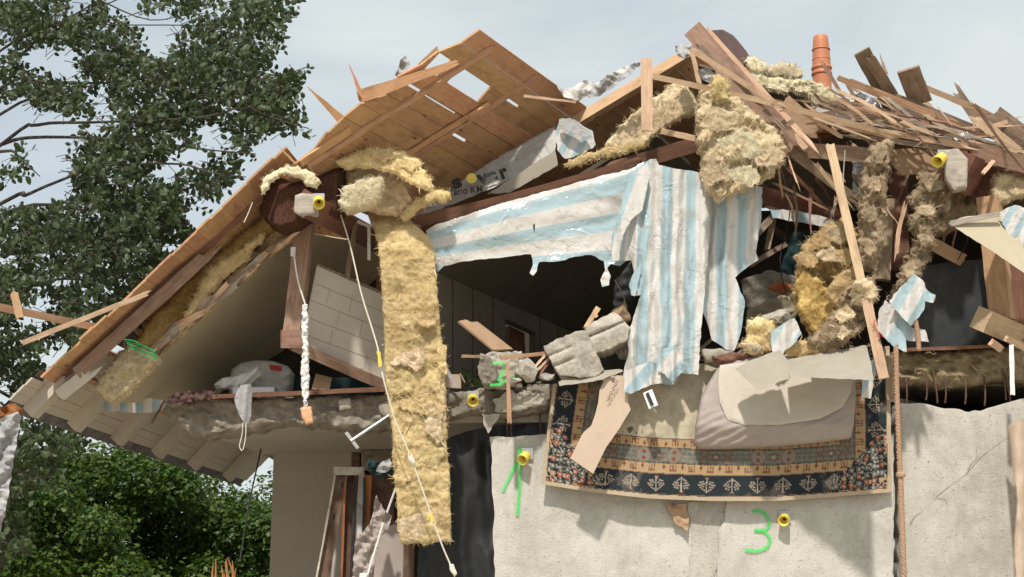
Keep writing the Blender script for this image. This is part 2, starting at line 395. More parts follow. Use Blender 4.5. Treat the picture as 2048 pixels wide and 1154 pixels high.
CARDB = noisy('brown_cardboard', (.37, .24, .15), (.45, .30, .19), 4, (.30, .19, .12), 3, (.55, .75), .9, 90, .003, .4)
SOFF = noisy('white_soffit_paint', (.49, .44, .37), (.55, .495, .42), 2.5, (.40, .35, .29), 2.2, (.58, .8), .75, 90, .002, .3)
TILE = noisy('grey_concrete_tile', (.13, .12, .125), (.20, .19, .19), 5, (.24, .225, .20), 2, (.6, .8), .9, 60, .006, .6, amt=.12)
SHING = noisy('dark_red_shingle', (.06, .03, .028), (.12, .07, .06), 12, None, rough=.9, bs=30, bd=.01)
INS = noisy('yellow_mineral_wool', (.56, .415, .20), (.73, .575, .32), 6, (.37, .26, .13), 2.6, (.50, .72), 1, 90, .008, .8, (30, .6, .012), spec=.05, amt=.30)
INS_D = noisy('dusty_mineral_wool', (.46, .35, .215), (.67, .545, .37), 9, (.34, .245, .14), 7, (.56, .74), 1, 90, .008, .8, (30, .6, .012), spec=.05, amt=.30)
INS_B = noisy('brown_dirty_wool', (.27, .205, .125), (.45, .35, .23), 9, (.22, .155, .095), 7, (.56, .74), 1, 90, .008, .8, (30, .6, .012), spec=.05, amt=.30)
INS_A = noisy('amber_brown_wool', (.36, .25, .12), (.57, .42, .22), 7, (.24, .15, .07), 5, (.52, .72), 1, 90, .008, .8, (30, .6, .012), spec=.05, amt=.30)
INS_P = noisy('pale_wool_fleece', (.52, .44, .285), (.68, .60, .43), 9, (.48, .38, .22), 8, (.58, .75), 1, 90, .008, .8, (30, .6, .012), spec=.05, amt=.30)
INS_S = noisy('amber_smooth_wool', (.42, .26, .085), (.60, .42, .17), 4, (.30, .17, .05), 3, (.5, .75), .9, 50, .012, .7, (12, .6, .04), spec=.2, amt=.30)
BROWNF = noisy('brown_carpet_pile', (.05, .022, .015), (.115, .055, .038), 70, (.17, .10, .07), 90, (.54, .66), 1, 90, .012, 1, spec=.05)
BLACKP = noisy('black_plastic_sheet', (.010, .011, .013), (.018, .019, .022), 3, (.06, .055, .05), 4, (.62, .8), rough=.5, bs=9, bd=.008, bst=.3, spec=.4)
DARKF = noisy('dark_dusty_panel', (.022, .025, .027), (.04, .043, .045), 3, (.085, .083, .078), 5, (.55, .85), .55, 50, .002, .3, spec=.4)
SILV = noisy('silver_foil', (.55, .55, .56), (.78, .78, .79), 14, None, rough=.22, bs=22, bd=.03, bst=1, metal=.85)
WHITEF = noisy('white_membrane', (.50, .48, .44), (.62, .60, .56), 6, (.36, .33, .29), 5, (.56, .7), .6, 30, .006, .7)
PRINTM = noisy('printed_membrane_sheet', (.38, .37, .345), (.46, .45, .42), 6, (.30, .28, .25), 5, (.56, .7), .6, bs=30, bd=.006, bst=.5)
GREYM = noisy('grey_membrane', (.34, .335, .34), (.46, .455, .455), 6, (.25, .24, .235), 4, (.55, .75), .6, 16, .03, .8)
TERRA = noisy('orange_clay_pipe', (.48, .175, .085), (.54, .21, .105), 4, (.42, .155, .085), 8, (.6, .8), .5, 90, .002, .3, spec=.4)
MAUVE = noisy('mauve_sheet_fabric', (.36, .305, .28), (.40, .345, .315), 5, (.42, .36, .35), 7, (.6, .8), .95, 30, .01, .5, (90, .3, .003), spec=.1)
PADW = noisy('cream_underside_fabric', (.50, .45, .38), (.56, .51, .44), 6, (.42, .34, .27), 26, (.66, .72), .95, 120, .003, .5, spec=.1)
WHITEP = noisy('white_plastic', (.70, .68, .66), (.78, .76, .74), 9, (.5, .46, .42), 9, (.6, .75), .5, 50, .003, .3)
DARK = noisy('dark_shade_and_joints', (.035, .028, .022), (.06, .048, .038), 2, None, rough=.95, bs=40)  # near-black, shade of the unlit rooms put into colour; also seams and joints
BARK = noisy('grey_brown_bark', (.055, .045, .037), (.11, .092, .075), 12, None, rough=.95, bs=40, bd=.02)
METAL = noisy('dull_zinc_metal', (.42, .42, .41), (.52, .52, .50), 12, (.30, .27, .24), 20, (.6, .75), .45, 60, .002, .3, metal=.6)
BLACKM = noisy('black_rubber', (.015, .015, .015), (.03, .03, .03), 8, None, rough=.6, bs=60)
YELLOW = noisy('yellow_plastic', (.66, .50, .06), (.74, .59, .11), 30, None, rough=.45, bs=60, bd=.002, bst=.2, spec=.5)
ROPE = noisy('tan_fibre_rope', (.36, .22, .14), (.48, .31, .21), 60, None, rough=.95, bs=200, bd=.004)
CORD = noisy('cream_cord', (.62, .57, .47), (.72, .67, .57), 40, None, rough=.9, bs=200, bd=.002)
GREENC = noisy('green_plastic_cord', (.02, .24, .07), (.03, .32, .10), 40, None, rough=.6, bs=200, bd=.002)
TEAL = noisy('dark_teal_fabric', (.012, .03, .035), (.02, .05, .055), 10, None, rough=.9, bs=90)
ORBR = noisy('orange_brick_scrap', (.62, .33, .18), (.72, .45, .28), 20, None, rough=.9, bs=90)
REDC = noisy('red_plastic', (.45, .03, .02), (.55, .05, .03), 20, None, rough=.5, bs=90)
INK = noisy('black_print', (.015, .015, .015), (.025, .025, .025), 20, None, rough=.6, bs=90)
GROUND = noisy('dusty_gravel_ground', (.41, .35, .265), (.53, .46, .35), .8, (.27, .25, .19), .3, (.5, .7), .95, 14, .05, .8)
GRASSR = noisy('reddish_dry_shoots', (.30, .12, .05), (.42, .20, .09), 20, None, rough=.9, bs=90)

def foil(name, blue=(.46, .60, .65), white=(.76, .73, .695), n=1.0, slot=.50, rough=.17, soft=.025):
    m, t, b = newmat(name); uv = nd(t, 'ShaderNodeUVMap'); sx = nd(t, 'ShaderNodeSeparateXYZ'); t.links.new(uv.outputs[0], sx.inputs[0])
    fr = nd(t, 'ShaderNodeMath', operation='FRACT'); t.links.new(sx.outputs[0], fr.inputs[0])
    rp = nd(t, 'ShaderNodeValToRGB'); cr = rp.color_ramp; cr.elements[0].position = 0; cr.elements[0].color = (*white, 1)
    for p, c in ((slot - soft, white), (slot, blue), (slot + .12, tuple(q * .9 for q in blue)), (.97 - soft, tuple(q * 1.08 for q in blue)), (.97, white)):
        e = cr.elements.new(p); e.color = (*c, 1)
    cr.elements[-1].color = (*white, 1)
    t.links.new(fr.outputs[0], rp.inputs[0]); tc = nd(t, 'ShaderNodeTexCoord').outputs['Object']
    d = nse(t, tc, 7, 7, .7, .5); c = mixc(t, ramp(t, d, .54, .74), rp.outputs[0], (.52, .47, .40))
    f = nse(t, tc, 70, 3, .6); c = mixc(t, ramp(t, f, .66, .72), c, (.35, .28, .2))
    t.links.new(c, b.inputs['Base Color']); b.inputs['Roughness'].default_value = rough; b.inputs['Specular IOR Level'].default_value = .55
    b.inputs['Coat Weight'].default_value = .5; b.inputs['Coat Roughness'].default_value = .07
    vd = nd(t, 'ShaderNodeTexVoronoi', feature='DISTANCE_TO_EDGE'); vd.inputs['Scale'].default_value = 3.6
    dn = nse(t, tc, 4, 3, .5); vm = nd(t, 'ShaderNodeVectorMath', operation='ADD'); t.links.new(mapped(t, tc, (1, 1, .55)), vm.inputs[0]); t.links.new(dn, vm.inputs[1]); t.links.new(vm.outputs[0], vd.inputs['Vector'])
    v2 = nd(t, 'ShaderNodeTexVoronoi', feature='DISTANCE_TO_EDGE'); v2.inputs['Scale'].default_value = 14; t.links.new(vm.outputs[0], v2.inputs['Vector'])
    mk = nd(t, 'ShaderNodeMath', operation='MULTIPLY'); t.links.new(vd.outputs['Distance'], mk.inputs[0]); t.links.new(ramp(t, nse(t, tc, 2.2, 3, .5), .38, .62, (.15, .15, .15), (1, 1, 1)), mk.inputs[1]); p = bump(t, b, mk.outputs[0], .40, .06); bump(t, b, v2.outputs['Distance'], .12, .012, p)
    tr = nd(t, 'ShaderNodeBsdfTranslucent'); t.links.new(c, tr.inputs[0]); ms = nd(t, 'ShaderNodeMixShader'); ms.inputs[0].default_value = .22
    o = t.nodes['Material Output']; t.links.new(b.outputs[0], ms.inputs[1]); t.links.new(tr.outputs[0], ms.inputs[2]); t.links.new(ms.outputs[0], o.inputs[0])
    return m
FOIL = foil('striped_vapour_foil')
def leafmat(name, c1, c2, tr=.35, back=None):
    m, t, b = newmat(name); g = nd(t, 'ShaderNodeNewGeometry'); c = mixc(t, g.outputs['Random Per Island'], c1, c2)
    if back: c = mixc(t, g.outputs['Backfacing'], c, back)
    t.links.new(c, b.inputs['Base Color']); b.inputs['Roughness'].default_value = .5; b.inputs['Specular IOR Level'].default_value = .35
    tl = nd(t, 'ShaderNodeBsdfTranslucent'); c2_ = mixc(t, .5, c, (.12, .22, .02)); t.links.new(c2_, tl.inputs[0]); ms = nd(t, 'ShaderNodeMixShader'); ms.inputs[0].default_value = tr
    o = t.nodes['Material Output']; t.links.new(b.outputs[0], ms.inputs[1]); t.links.new(tl.outputs[0], ms.inputs[2]); t.links.new(ms.outputs[0], o.inputs[0]); return m
LEAF1 = leafmat('grey_green_leaf', (.018, .034, .009), (.05, .072, .022), .12, (.085, .105, .055))
LEAF2 = leafmat('bright_green_leaf', (.018, .056, .008), (.085, .13, .014), .25)
LEAF3 = leafmat('deep_green_leaf', (.015, .04, .006), (.04, .075, .012), .2)
def patmat(name, rough=.95, bs=260):
    m, t, b = newmat(name); a = nd(t, 'ShaderNodeVertexColor', layer_name='pattern'); tc = nd(t, 'ShaderNodeTexCoord').outputs['Object']
    c = mixc(t, ramp(t, nse(t, tc, 130, 3, .7), .35, .75), a.outputs[0], (.0, .0, .0), 'MIX'); 
    n = nse(t, tc, 150, 3, .7); h = nd(t, 'ShaderNodeHueSaturation'); mr = nd(t, 'ShaderNodeMapRange'); mr.inputs[1].default_value = .25; mr.inputs[2].default_value = .75
    mr.inputs[3].default_value = .7; mr.inputs[4].default_value = 1.25; t.links.new(n, mr.inputs[0]); t.links.new(mr.outputs[0], h.inputs['Value']); t.links.new(a.outputs[0], h.inputs['Color'])
    c = mixc(t, ramp(t, nse(t, tc, 3, 6, .7), .56, .9), h.outputs[0], (.40, .35, .28))
    t.links.new(c, b.inputs['Base Color']); b.inputs['Roughness'].default_value = rough; b.inputs['Specular IOR Level'].default_value = .05
    bump(t, b, nse(t, tc, bs, 3, .7), .8, .004); return m
RUGM = patmat('woven_rug_pile')
def spraymat():
    m, t, b = newmat('green_spray_paint'); b.inputs['Base Color'].default_value = (.045, .68, .125, 1); b.inputs['Roughness'].default_value = .6
    uv = nd(t, 'ShaderNodeUVMap'); sx = nd(t, 'ShaderNodeSeparateXYZ'); t.links.new(uv.outputs[0], sx.inputs[0]); tc = nd(t, 'ShaderNodeTexCoord').outputs['Object']
    n = nse(t, tc, 90, 4, .7); s1 = nd(t, 'ShaderNodeMath', operation='SUBTRACT'); s1.inputs[1].default_value = .5; t.links.new(sx.outputs[1], s1.inputs[0])
    ab = nd(t, 'ShaderNodeMath', operation='ABSOLUTE'); t.links.new(s1.outputs[0], ab.inputs[0])
    ad = nd(t, 'ShaderNodeMath', operation='MULTIPLY_ADD'); ad.inputs[1].default_value = .55; t.links.new(n, ad.inputs[0]); t.links.new(ab.outputs[0], ad.inputs[2])
    r = ramp(t, ad.outputs[0], .22, .70, (1, 1, 1), (0, 0, 0)); t.links.new(r, b.inputs['Alpha']); return m
SPRAY = spraymat()
# ---------------------------------------------------------------- ground
def Pz(x, Y, z):
    t = Y * math.cos(PITCH) + (z - CAM.z) * math.sin(PITCH); return Vector(((x - 1024) / FP * t, Y, z))
def li(tab):
    xs = [q[0] for q in tab]; ys = [q[1] for q in tab]
    return lambda v: float(np.interp(v, xs, ys))
g = MB(); g.box((-900, -300, -.2), (1800, 0, 0), (0, 2100, 0), (0, 0, .2)); props(g.build('ground', GROUND), kind='structure')
# ---------------------------------------------------------------- the house
H = thing('damaged_house', 'pale rendered house whose gable and roof have been torn open', 'house', (0.5, 14, 0))
def wd(a, s=1.0): return lambda x, y: a * N(x / 110 * s, y / 110 * s, 3) + a * .25 * N(x / 14, y / 14, 7)
wall = patch('front_wall', [(979, 874), (1100, 869), (1788, 869), (1788, 1520), (992, 1520), (990, 1154), (986, 1060), (990, 1030), (986, 1000), (983, 905)], 14.0, PLASTER, H, 7, (0, .28, 0), rough=2.2, disp=wd(.005), rnd=.004)
wl = patch('render_layer', [(1462, 985), (1786, 985), (1786, 1520), (1431, 1520), (1433, 1154), (1438, 1090), (1436, 1062), (1449, 1040), (1452, 1015)], 13.955, PLASTER, wall, 6, (0, .04, 0), rough=2.5, disp=wd(.004), rnd=.003)
patch('render_layer', [(1376, 1004), (1455, 1000), (1452, 1040), (1440, 1064), (1440, 1110), (1428, 1154), (1426, 1520), (1374, 1520), (1378, 1154), (1383, 1060)], 13.985, PLASTER2, wall, 5, (0, .012, 0), rough=2.5)
patch('side_wall', [(1796, 804), (1830, 806), (1870, 812), (1905, 818), (1935, 824), (1962, 822), (1990, 812), (2015, 804), (2040, 798), (2120, 790), (2480, 790), (2480, 1520), (1797, 1520)], 14.03, PLASTER2, H, 6, (0, .28, 0), rough=3.5, disp=wd(.006), rnd=.006)
b = MB(); b.box(Pz(1785, 14.1, 0), (.09, 0, 0), (0, .2, 0), (0, 0, 3.3)); b.build('wall_joint', PLASTER2, H)
# hairline cracks in the right wall
rs0 = random.Random(6)
for cr in ([(1870, 992), (1905, 970), (1932, 950), (1960, 915), (1985, 895), (2012, 876)], [(1932, 950), (1940, 930), (1955, 915), (1950, 892)], [(1893, 1012), (1888, 1000), (1872, 995)], [(1818, 1050), (1832, 1035), (1846, 1022)]):
    b = MB(); b.tube([P(x + rs0.uniform(-3, 3), y + rs0.uniform(-3, 3), 14.026) for x, y in cr], [.0022, .0018, .0008], 4, 4); b.build('crack', CONC_D, H)
# floor slab: broken edge, slab body, underside
slab = patch('floor_slab', [(330, 803), (345, 797), (600, 792), (770, 786), (930, 783), (962, 776), (1100, 769), (1125, 775), (1112, 815), (1095, 822), (1040, 833), (1008, 836), (960, 828), (900, 840), (862, 832), (790, 850), (730, 862), (640, 850), (560, 846), (470, 868), (400, 874), (350, 852), (332, 830)],
             14.0, CONC_D, H, 4, (0, .45, 0), rough=4, rnd=.05, disp=lambda x, y: .05 * N(x / 34, y / 20, 2, 6) - .06 * max(0, T(x / 14, y / 9, 4) - .75))
SL = Vector((.17, 1, 0))
b = MB(); b.prism([Pz(345, 14.2, 3.25), Pz(1130, 14.2, 3.25), Pz(1200, 19.5, 3.25), Pz(525, 17.6, 3.25)], (0, 0, .21)); b.build('slab_soffit', SMOOTH, slab)
b = MB(); b.prism([Pz(345, 14.3, 3.47), Pz(1790, 14.3, 3.47), Pz(2300, 21.5, 3.47), Pz(560, 21.5, 3.47)], (0, 0, .05)); b.build('attic_floor', CONC_D, H)
patch('floor_slab', [(1788, 700), (1850, 705), (1985, 700), (2060, 690), (2480, 690), (2480, 772), (2050, 765), (2000, 760), (1950, 768), (1900, 772), (1850, 764), (1788, 768)], 14.15, INS_B, H, 4, (0, .5, 0), rough=4, rnd=.06,
      disp=lambda x, y: .07 * N(x / 30, y / 14, 8, 4), fuzz=(160, .05, .003, .4, .5, (1, .1)))
b = MB(); b.prism([Pz(1788, 14.5, 3.66), Pz(2300, 14.5, 3.66), Pz(2500, 19, 3.66), Pz(1800, 19, 3.66)], (0, 0, .2)); b.build('slab_soffit', CONC_D, H)
# pieces of white plaster clinging to the slab edge
patch('plaster_skin', [(985, 800), (1010, 784), (1060, 781), (1092, 790), (1095, 805), (1060, 812), (1020, 826), (990, 822)], 13.9, CONC_L, slab, 3, (0, .06, 0), rough=5, rnd=.008, disp=lambda x, y: .025 * N(x / 9, y / 7, 2, 4))
patch('plaster_skin', [(964, 828), (1000, 828), (975, 868), (968, 850)], 13.92, CONC_L, slab, 3, (0, .04, 0), rough=2)
patch('plaster_skin', [(675, 800), (700, 795), (705, 815), (680, 822)], 13.93, CONC_L, slab, 3, (0, .04, 0), rough=2, rnd=.02)
patch('plaster_skin', [(755, 812), (772, 800), (790, 812), (776, 838), (765, 830)], 13.93, CONC_L, slab, 3, (0, .04, 0), rough=2, rnd=.02)
for (x0, y0, x1, y1) in ((1010, 832, 1016, 905), (1078, 822, 1080, 872), (1020, 838, 1022, 925), (1812, 766, 1812, 812), (1852, 768, 1852, 800), (1890, 768, 1890, 806), (1930, 766, 1930, 808), (1968, 764, 1969, 812), (2010, 760, 2022, 808), (1866, 752, 1875, 806), (2005, 748, 2012, 800)):
    b = MB(); b.tube([P(x0, y0 - 12, 14.12), P((x0 + x1) / 2 + 2, (y0 + y1) / 2, 14.1), P(x1, y1, 14.12)], .009, 6); b.build('reinforcing_bar', W_BROWN, H)
# recessed corner wall, rooms below
b = MB(); b.box(Pz(528, 17.4, 0), (Pz(692, 17.4, 0).x - Pz(528, 17.4, 0).x, 0, 0), (.03, .25, 0), (0, 0, 3.25)); b.build('corner_wall', SMOOTH, H)
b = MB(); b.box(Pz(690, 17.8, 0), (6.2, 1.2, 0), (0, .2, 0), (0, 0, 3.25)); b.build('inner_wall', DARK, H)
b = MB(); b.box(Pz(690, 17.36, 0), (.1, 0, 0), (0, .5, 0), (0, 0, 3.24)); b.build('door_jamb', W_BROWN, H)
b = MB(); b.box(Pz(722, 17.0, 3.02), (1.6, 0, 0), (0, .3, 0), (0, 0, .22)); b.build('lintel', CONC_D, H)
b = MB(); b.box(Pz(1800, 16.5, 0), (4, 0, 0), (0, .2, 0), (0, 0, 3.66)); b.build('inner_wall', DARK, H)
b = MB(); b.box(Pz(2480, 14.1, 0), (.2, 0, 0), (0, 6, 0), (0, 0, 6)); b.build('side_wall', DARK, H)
# attic room seen through the torn gable
k0, k1 = P(868, 533, 14.5), P(1272, 716, 20.3)
pw = Plane(k0, k1, k0 + Vector((0, 0, -1)))
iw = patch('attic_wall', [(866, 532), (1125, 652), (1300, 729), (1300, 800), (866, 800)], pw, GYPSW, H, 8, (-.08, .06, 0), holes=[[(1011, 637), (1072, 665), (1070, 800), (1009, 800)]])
for x in (905, 945, 985, 1080, 1115):
    b = MB(); b.tube([pw.at(x, 551 + (x - 905) * .46) - pw.n * 0 + Vector((.004, -.004, 0)), pw.at(x, 760) + Vector((.004, -.004, 0))], .004, 4, 1); b.build('panel_seam', DARK, iw)
of = Vector((-.45, .22, 0)); b = MB(); b.prism([pw.at(*q) + of for q in ((960, 600), (1120, 660), (1130, 800), (950, 800))], (-.02, .01, 0)); b.build('door_opening_shade', DARK, H)  # dark sheet added so the door opening reads as unlit
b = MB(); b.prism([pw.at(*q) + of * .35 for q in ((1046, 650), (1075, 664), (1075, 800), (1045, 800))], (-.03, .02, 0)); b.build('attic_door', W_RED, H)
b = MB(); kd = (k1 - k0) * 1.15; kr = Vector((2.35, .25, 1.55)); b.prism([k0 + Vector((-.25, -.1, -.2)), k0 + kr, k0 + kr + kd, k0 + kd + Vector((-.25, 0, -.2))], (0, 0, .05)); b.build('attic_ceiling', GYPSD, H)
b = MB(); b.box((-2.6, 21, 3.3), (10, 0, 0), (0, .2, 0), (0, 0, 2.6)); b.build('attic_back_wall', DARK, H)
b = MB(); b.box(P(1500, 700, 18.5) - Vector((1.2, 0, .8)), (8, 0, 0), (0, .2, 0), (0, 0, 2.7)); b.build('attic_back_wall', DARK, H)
# --------------------------------------------------- left roof slope
RA, RB = P(85, 757, 13.2), P(592, 317, 13.2)
DV = Vector((.17, 1, 0)).normalized(); SV = (RB - RA).normalized(); RN = SV.cross(DV).normalized()
if RN.z < 0: RN = -RN
RL = MB(); Lr = (RB - RA).length; n = 19; rs = random.Random(3)
for i in range(n):
    o = RA + SV * (Lr * i / n) + DV * rs.uniform(-.03, .03); w_ = Lr / n - .002
    RL.box(o + RN * rs.uniform(0, .006), DV * (7.2 if i > 5 else .55), SV * w_, RN * .022)
fr = Matrix(((DV.x, SV.x, RN.x, RA.x), (DV.y, SV.y, RN.y, RA.y), (DV.z, SV.z, RN.z, RA.z), (0, 0, 0, 1)))
roof = RL.build('roof_boarding', W_ROOF, H, frame=fr)
# counter boards seen from the side on top of the boarding
for i in range(9):
    o = RA + SV * (Lr * (i + .35) / 9) + RN * .024 + DV * .5
    b = MB(); b.box(o, DV * 6.2, SV * .05, RN * .035); b.build('roof_batten', W_NEW, roof, frame=fr)
b = MB(); b.box(RA + SV * 0.6 + RN * .062 + DV * .25, DV * 6.8, SV * (Lr - .85), RN * .03); b.build('roof_tiles', TILE, roof, frame=fr)
board('verge_rafter', 152, 748, 13.42, 402, 520, 13.42, 25, .10, W_REDL, H, sp=(.02, .25), n=14)
board('rafter', 128, 752, 13.5, 545, 378, 13.5, 13, .10, W_RED, H, sp=(.02, .05), n=14)
patch('lath_packing', [(296, 706), (360, 642), (430, 578), (500, 512), (552, 460), (572, 442), (596, 462), (430, 612), (318, 712)], 13.9, W_PALE, H, 4, (0, .06, 0), rough=3.5, disp=lambda x, y: .05 * N((x + y) / 8, (x - y) / 60, 3, 4))
board('rafter_end', 120, 790, 13.45, 178, 745, 13.45, 26, .12, SOFF, H, sp=(.01, .09))
# soffit
L0 = P(20, 801, 13.2); U0 = P(66, 757, 13.2); S2 = (U0 - L0).normalized(); N2 = S2.cross(DV).normalized()
if N2.z < 0: N2 = -N2
starts = [0, 0, .02, .25, .3, .35, .4, .45, .5]; wS = (U0 - L0).length / 3
fr2 = Matrix(((DV.x, S2.x, N2.x, L0.x), (DV.y, S2.y, N2.y, L0.y), (DV.z, S2.z, N2.z, L0.z), (0, 0, 0, 1)))
sb = MB()
for i, st in enumerate(starts):
    sb.box(L0 + S2 * (wS * i) + DV * st - N2 * (.002 * (i % 2) + (.004 * (i - 2) if i > 2 else 0)), DV * (7.6 - st), S2 * (wS - .0035), N2 * .018)
soff = sb.build('eave_soffit', SOFF, H, frame=fr2)
for i, px in enumerate((60, 158, 255, 345, 426, 505)):
    best = min((abs((lambda q: 1024 + FP * q.x / (q.y * math.cos(PITCH) + (q.z - 1.6) * math.sin(PITCH)))(L0 + DV * (t / 50)) - px), t / 50) for t in range(400))[1]
    o = L0 + DV * (best - .07) - N2 * .10 - S2 * .03
    b = MB(); b.box(o - N2 * .03, DV * .15, S2 * (2.0 if i else .8), N2 * .128)
    b.build('rafter_tail', SOFF, soff, frame=fr2)
    b = MB(); b.box(o + DV * .135 + S2 * .05 + N2 * .09, DV * .008, S2 * 1.1, N2 * .007); b.build('joint_line', DARK, soff, frame=fr2)
tb = MB()
for i in range(26):
    o = L0 - S2 * .13 + DV * (.05 + i * .29) + N2 * .02
    v = []; K = 8
    for s in range(2):
        for j in range(K + 1):
            f = j / K; h = .035 * math.sin(f * math.pi) if f < 1 else 0
            for zz in (0, .016): v.append(o + DV * (f * .285) + S2 * (s * .5) + N2 * (zz + (h if s == 0 else h)))
    f_ = []
    A = lambda s, j, z: (s * (K + 1) + j) * 2 + z
    for j in range(K):
        f_ += [(A(0, j, 0), A(0, j + 1, 0), A(1, j + 1, 0), A(1, j, 0)), (A(0, j, 1), A(1, j, 1), A(1, j + 1, 1), A(0, j + 1, 1)), (A(0, j, 0), A(0, j, 1), A(0, j + 1, 1), A(0, j + 1, 0))]
    tb.add(v, f_)
tb.build('eave_tiles', TILE, H, frame=fr2)
# --------------------------------------------------- sloped plasterboard ceiling of the loggia
c0 = P(218, 804, 13.95); c1 = P(594, 463, 13.95)
pc = Plane(c0, c1, c0 + Vector((.17, 1, 0)))
lg = patch('sloping_ceiling', [(218, 804), (594, 463), (650, 472), (770, 492), (774, 610), (640, 652), (570, 700), (500, 742), (440, 772), (400, 806), (330, 806)], pc, GYPS2, H, 7, tuple(pc.n * .018), rough=1.2, disp=lambda x, y: .01 * N(x / 90, y / 90, 2))
b = MB(); b.prism([Pz(392, 16.6, 3.52), Pz(392, 16.6, 3.62), Pz(700, 16.6, 5.25), Pz(900, 16.6, 5.25), Pz(900, 16.6, 3.52)], (0, .1, 0)); b.build('loggia_shade_backing', DARK, H)  # dark backing added for the shaded gap under the sloping ceiling
e = MB(); e.tube([pc.at(218 + 376 * t, 804 - 341 * t) + Vector((rs.uniform(-.006, .006), -.01, rs.uniform(-.006, .006))) for t in [i / 60 for i in range(61)]], .009, 5, 1)
e.build('plaster_edge', GYPS_L, lg)
# --------------------------------------------------- centre roof panel, torn up and tilted towards the viewer
PA = Plane((955, 65, 13.0), (600, 320, 13.0), (1150, 205, 14.9))
D3 = (PA.at(1160, 212) - PA.at(955, 65)); D3.normalize(); E3 = (PA.at(600, 320) - PA.at(955, 65)).normalized()
G3 = (E3 - D3 * E3.dot(D3)).normalized(); o3 = PA.at(955, 65)
fr3 = Matrix(((D3.x, G3.x, PA.n.x, o3.x), (D3.y, G3.y, PA.n.y, o3.y), (D3.z, G3.z, PA.n.z, o3.z), (0, 0, 0, 1)))
def loc3(x, y): q = PA.at(x, y) - o3; return q.dot(D3), q.dot(G3)
def in3(line, g):   # d value where polyline (px) crosses strip coordinate g
    q = [loc3(*p) for p in line]
    for (d0, g0), (d1, g1) in zip(q, q[1:]):
        if (g0 - g) * (g1 - g) <= 0 and g0 != g1: return d0 + (d1 - d0) * (g - g0) / (g1 - g0)
    return q[0][0] if abs(q[0][1] - g) < abs(q[-1][1] - g) else q[-1][0]
FRONT = [(960, 60), (912, 93), (880, 100), (862, 113), (855, 125), (800, 150), (770, 195), (740, 205), (715, 210), (680, 245), (648, 272), (620, 310), (585, 332), (560, 350), (540, 380)]
BACK = [(1130, 190), (1163, 213), (1120, 245), (1000, 318), (880, 392), (800, 442), (740, 480)]
gmin = loc3(960, 60)[1]; gmax = loc3(575, 345)[1]
GAPS = [[(878, 103), (909, 127), (887, 137), (857, 121)], [(928, 141), (984, 183), (955, 201), (895, 154)]]
gp = [[loc3(*p) for p in h] for h in GAPS]
pb = MB(); bw = .205; nb = int((gmax - gmin) / bw) + 1; rs = random.Random(5)
slit = {}
for (x, y, x2, y2) in ((806, 178, 899, 243), (911, 254, 940, 274), (1004, 199, 1032, 220), (862, 174, 920, 218)):
    d0, g0 = loc3(x, y); d1, g1 = loc3(x2, y2); slit.setdefault(round((g0 + g1) / 2 / bw - gmin / bw), []).append((min(d0, d1), max(d0, d1), x == 862))
for i in range(nb):
    g0 = gmin + i * bw; g1 = g0 + bw - .004; gm = (g0 + g1) / 2
    da = in3(FRONT, g0) + rs.uniform(-.012, .012); da1 = in3(FRONT, g1) + rs.uniform(-.012, .012); db = in3(BACK, gm) + .12; first = True
    cuts = []
    for h in gp:
        gg = [q[1] for q in h]; dd = [q[0] for q in h]
        if min(gg) - .03 < gm < max(gg) + .03: cuts.append((min(dd) + .06, max(dd) - .06))
    segs = []; s = da
    for c in sorted(cuts):
        if c[0] > s: segs.append((s, c[0]))
        s = max(s, c[1])
    if db > s: segs.append((s, db))
    zt = rs.uniform(-.004, .004)
    for (s0, s1) in segs:
        ol = [(s0, g0)]
        for (a, b_, thin) in slit.get(i, []):
            a = max(a, s0); b_ = min(b_, s1)
            if b_ - a > .1: k = .012 if thin else .028; ol += [(a, g0), (a + .01, g0 + k), (b_ - .01, g0 + k), (b_, g0)]
        ol += [(s1, g0), (s1 + rs.uniform(-.02, .02), g1), (da1 if s0 == da else s0 + rs.uniform(-.03, .03), g1)]
        pb.prism([o3 + D3 * a + G3 * b_ + PA.n * zt for a, b_ in ol], PA.n * .022)
panel = pb.build('roof_boarding', W_ROOF, H, frame=fr3)
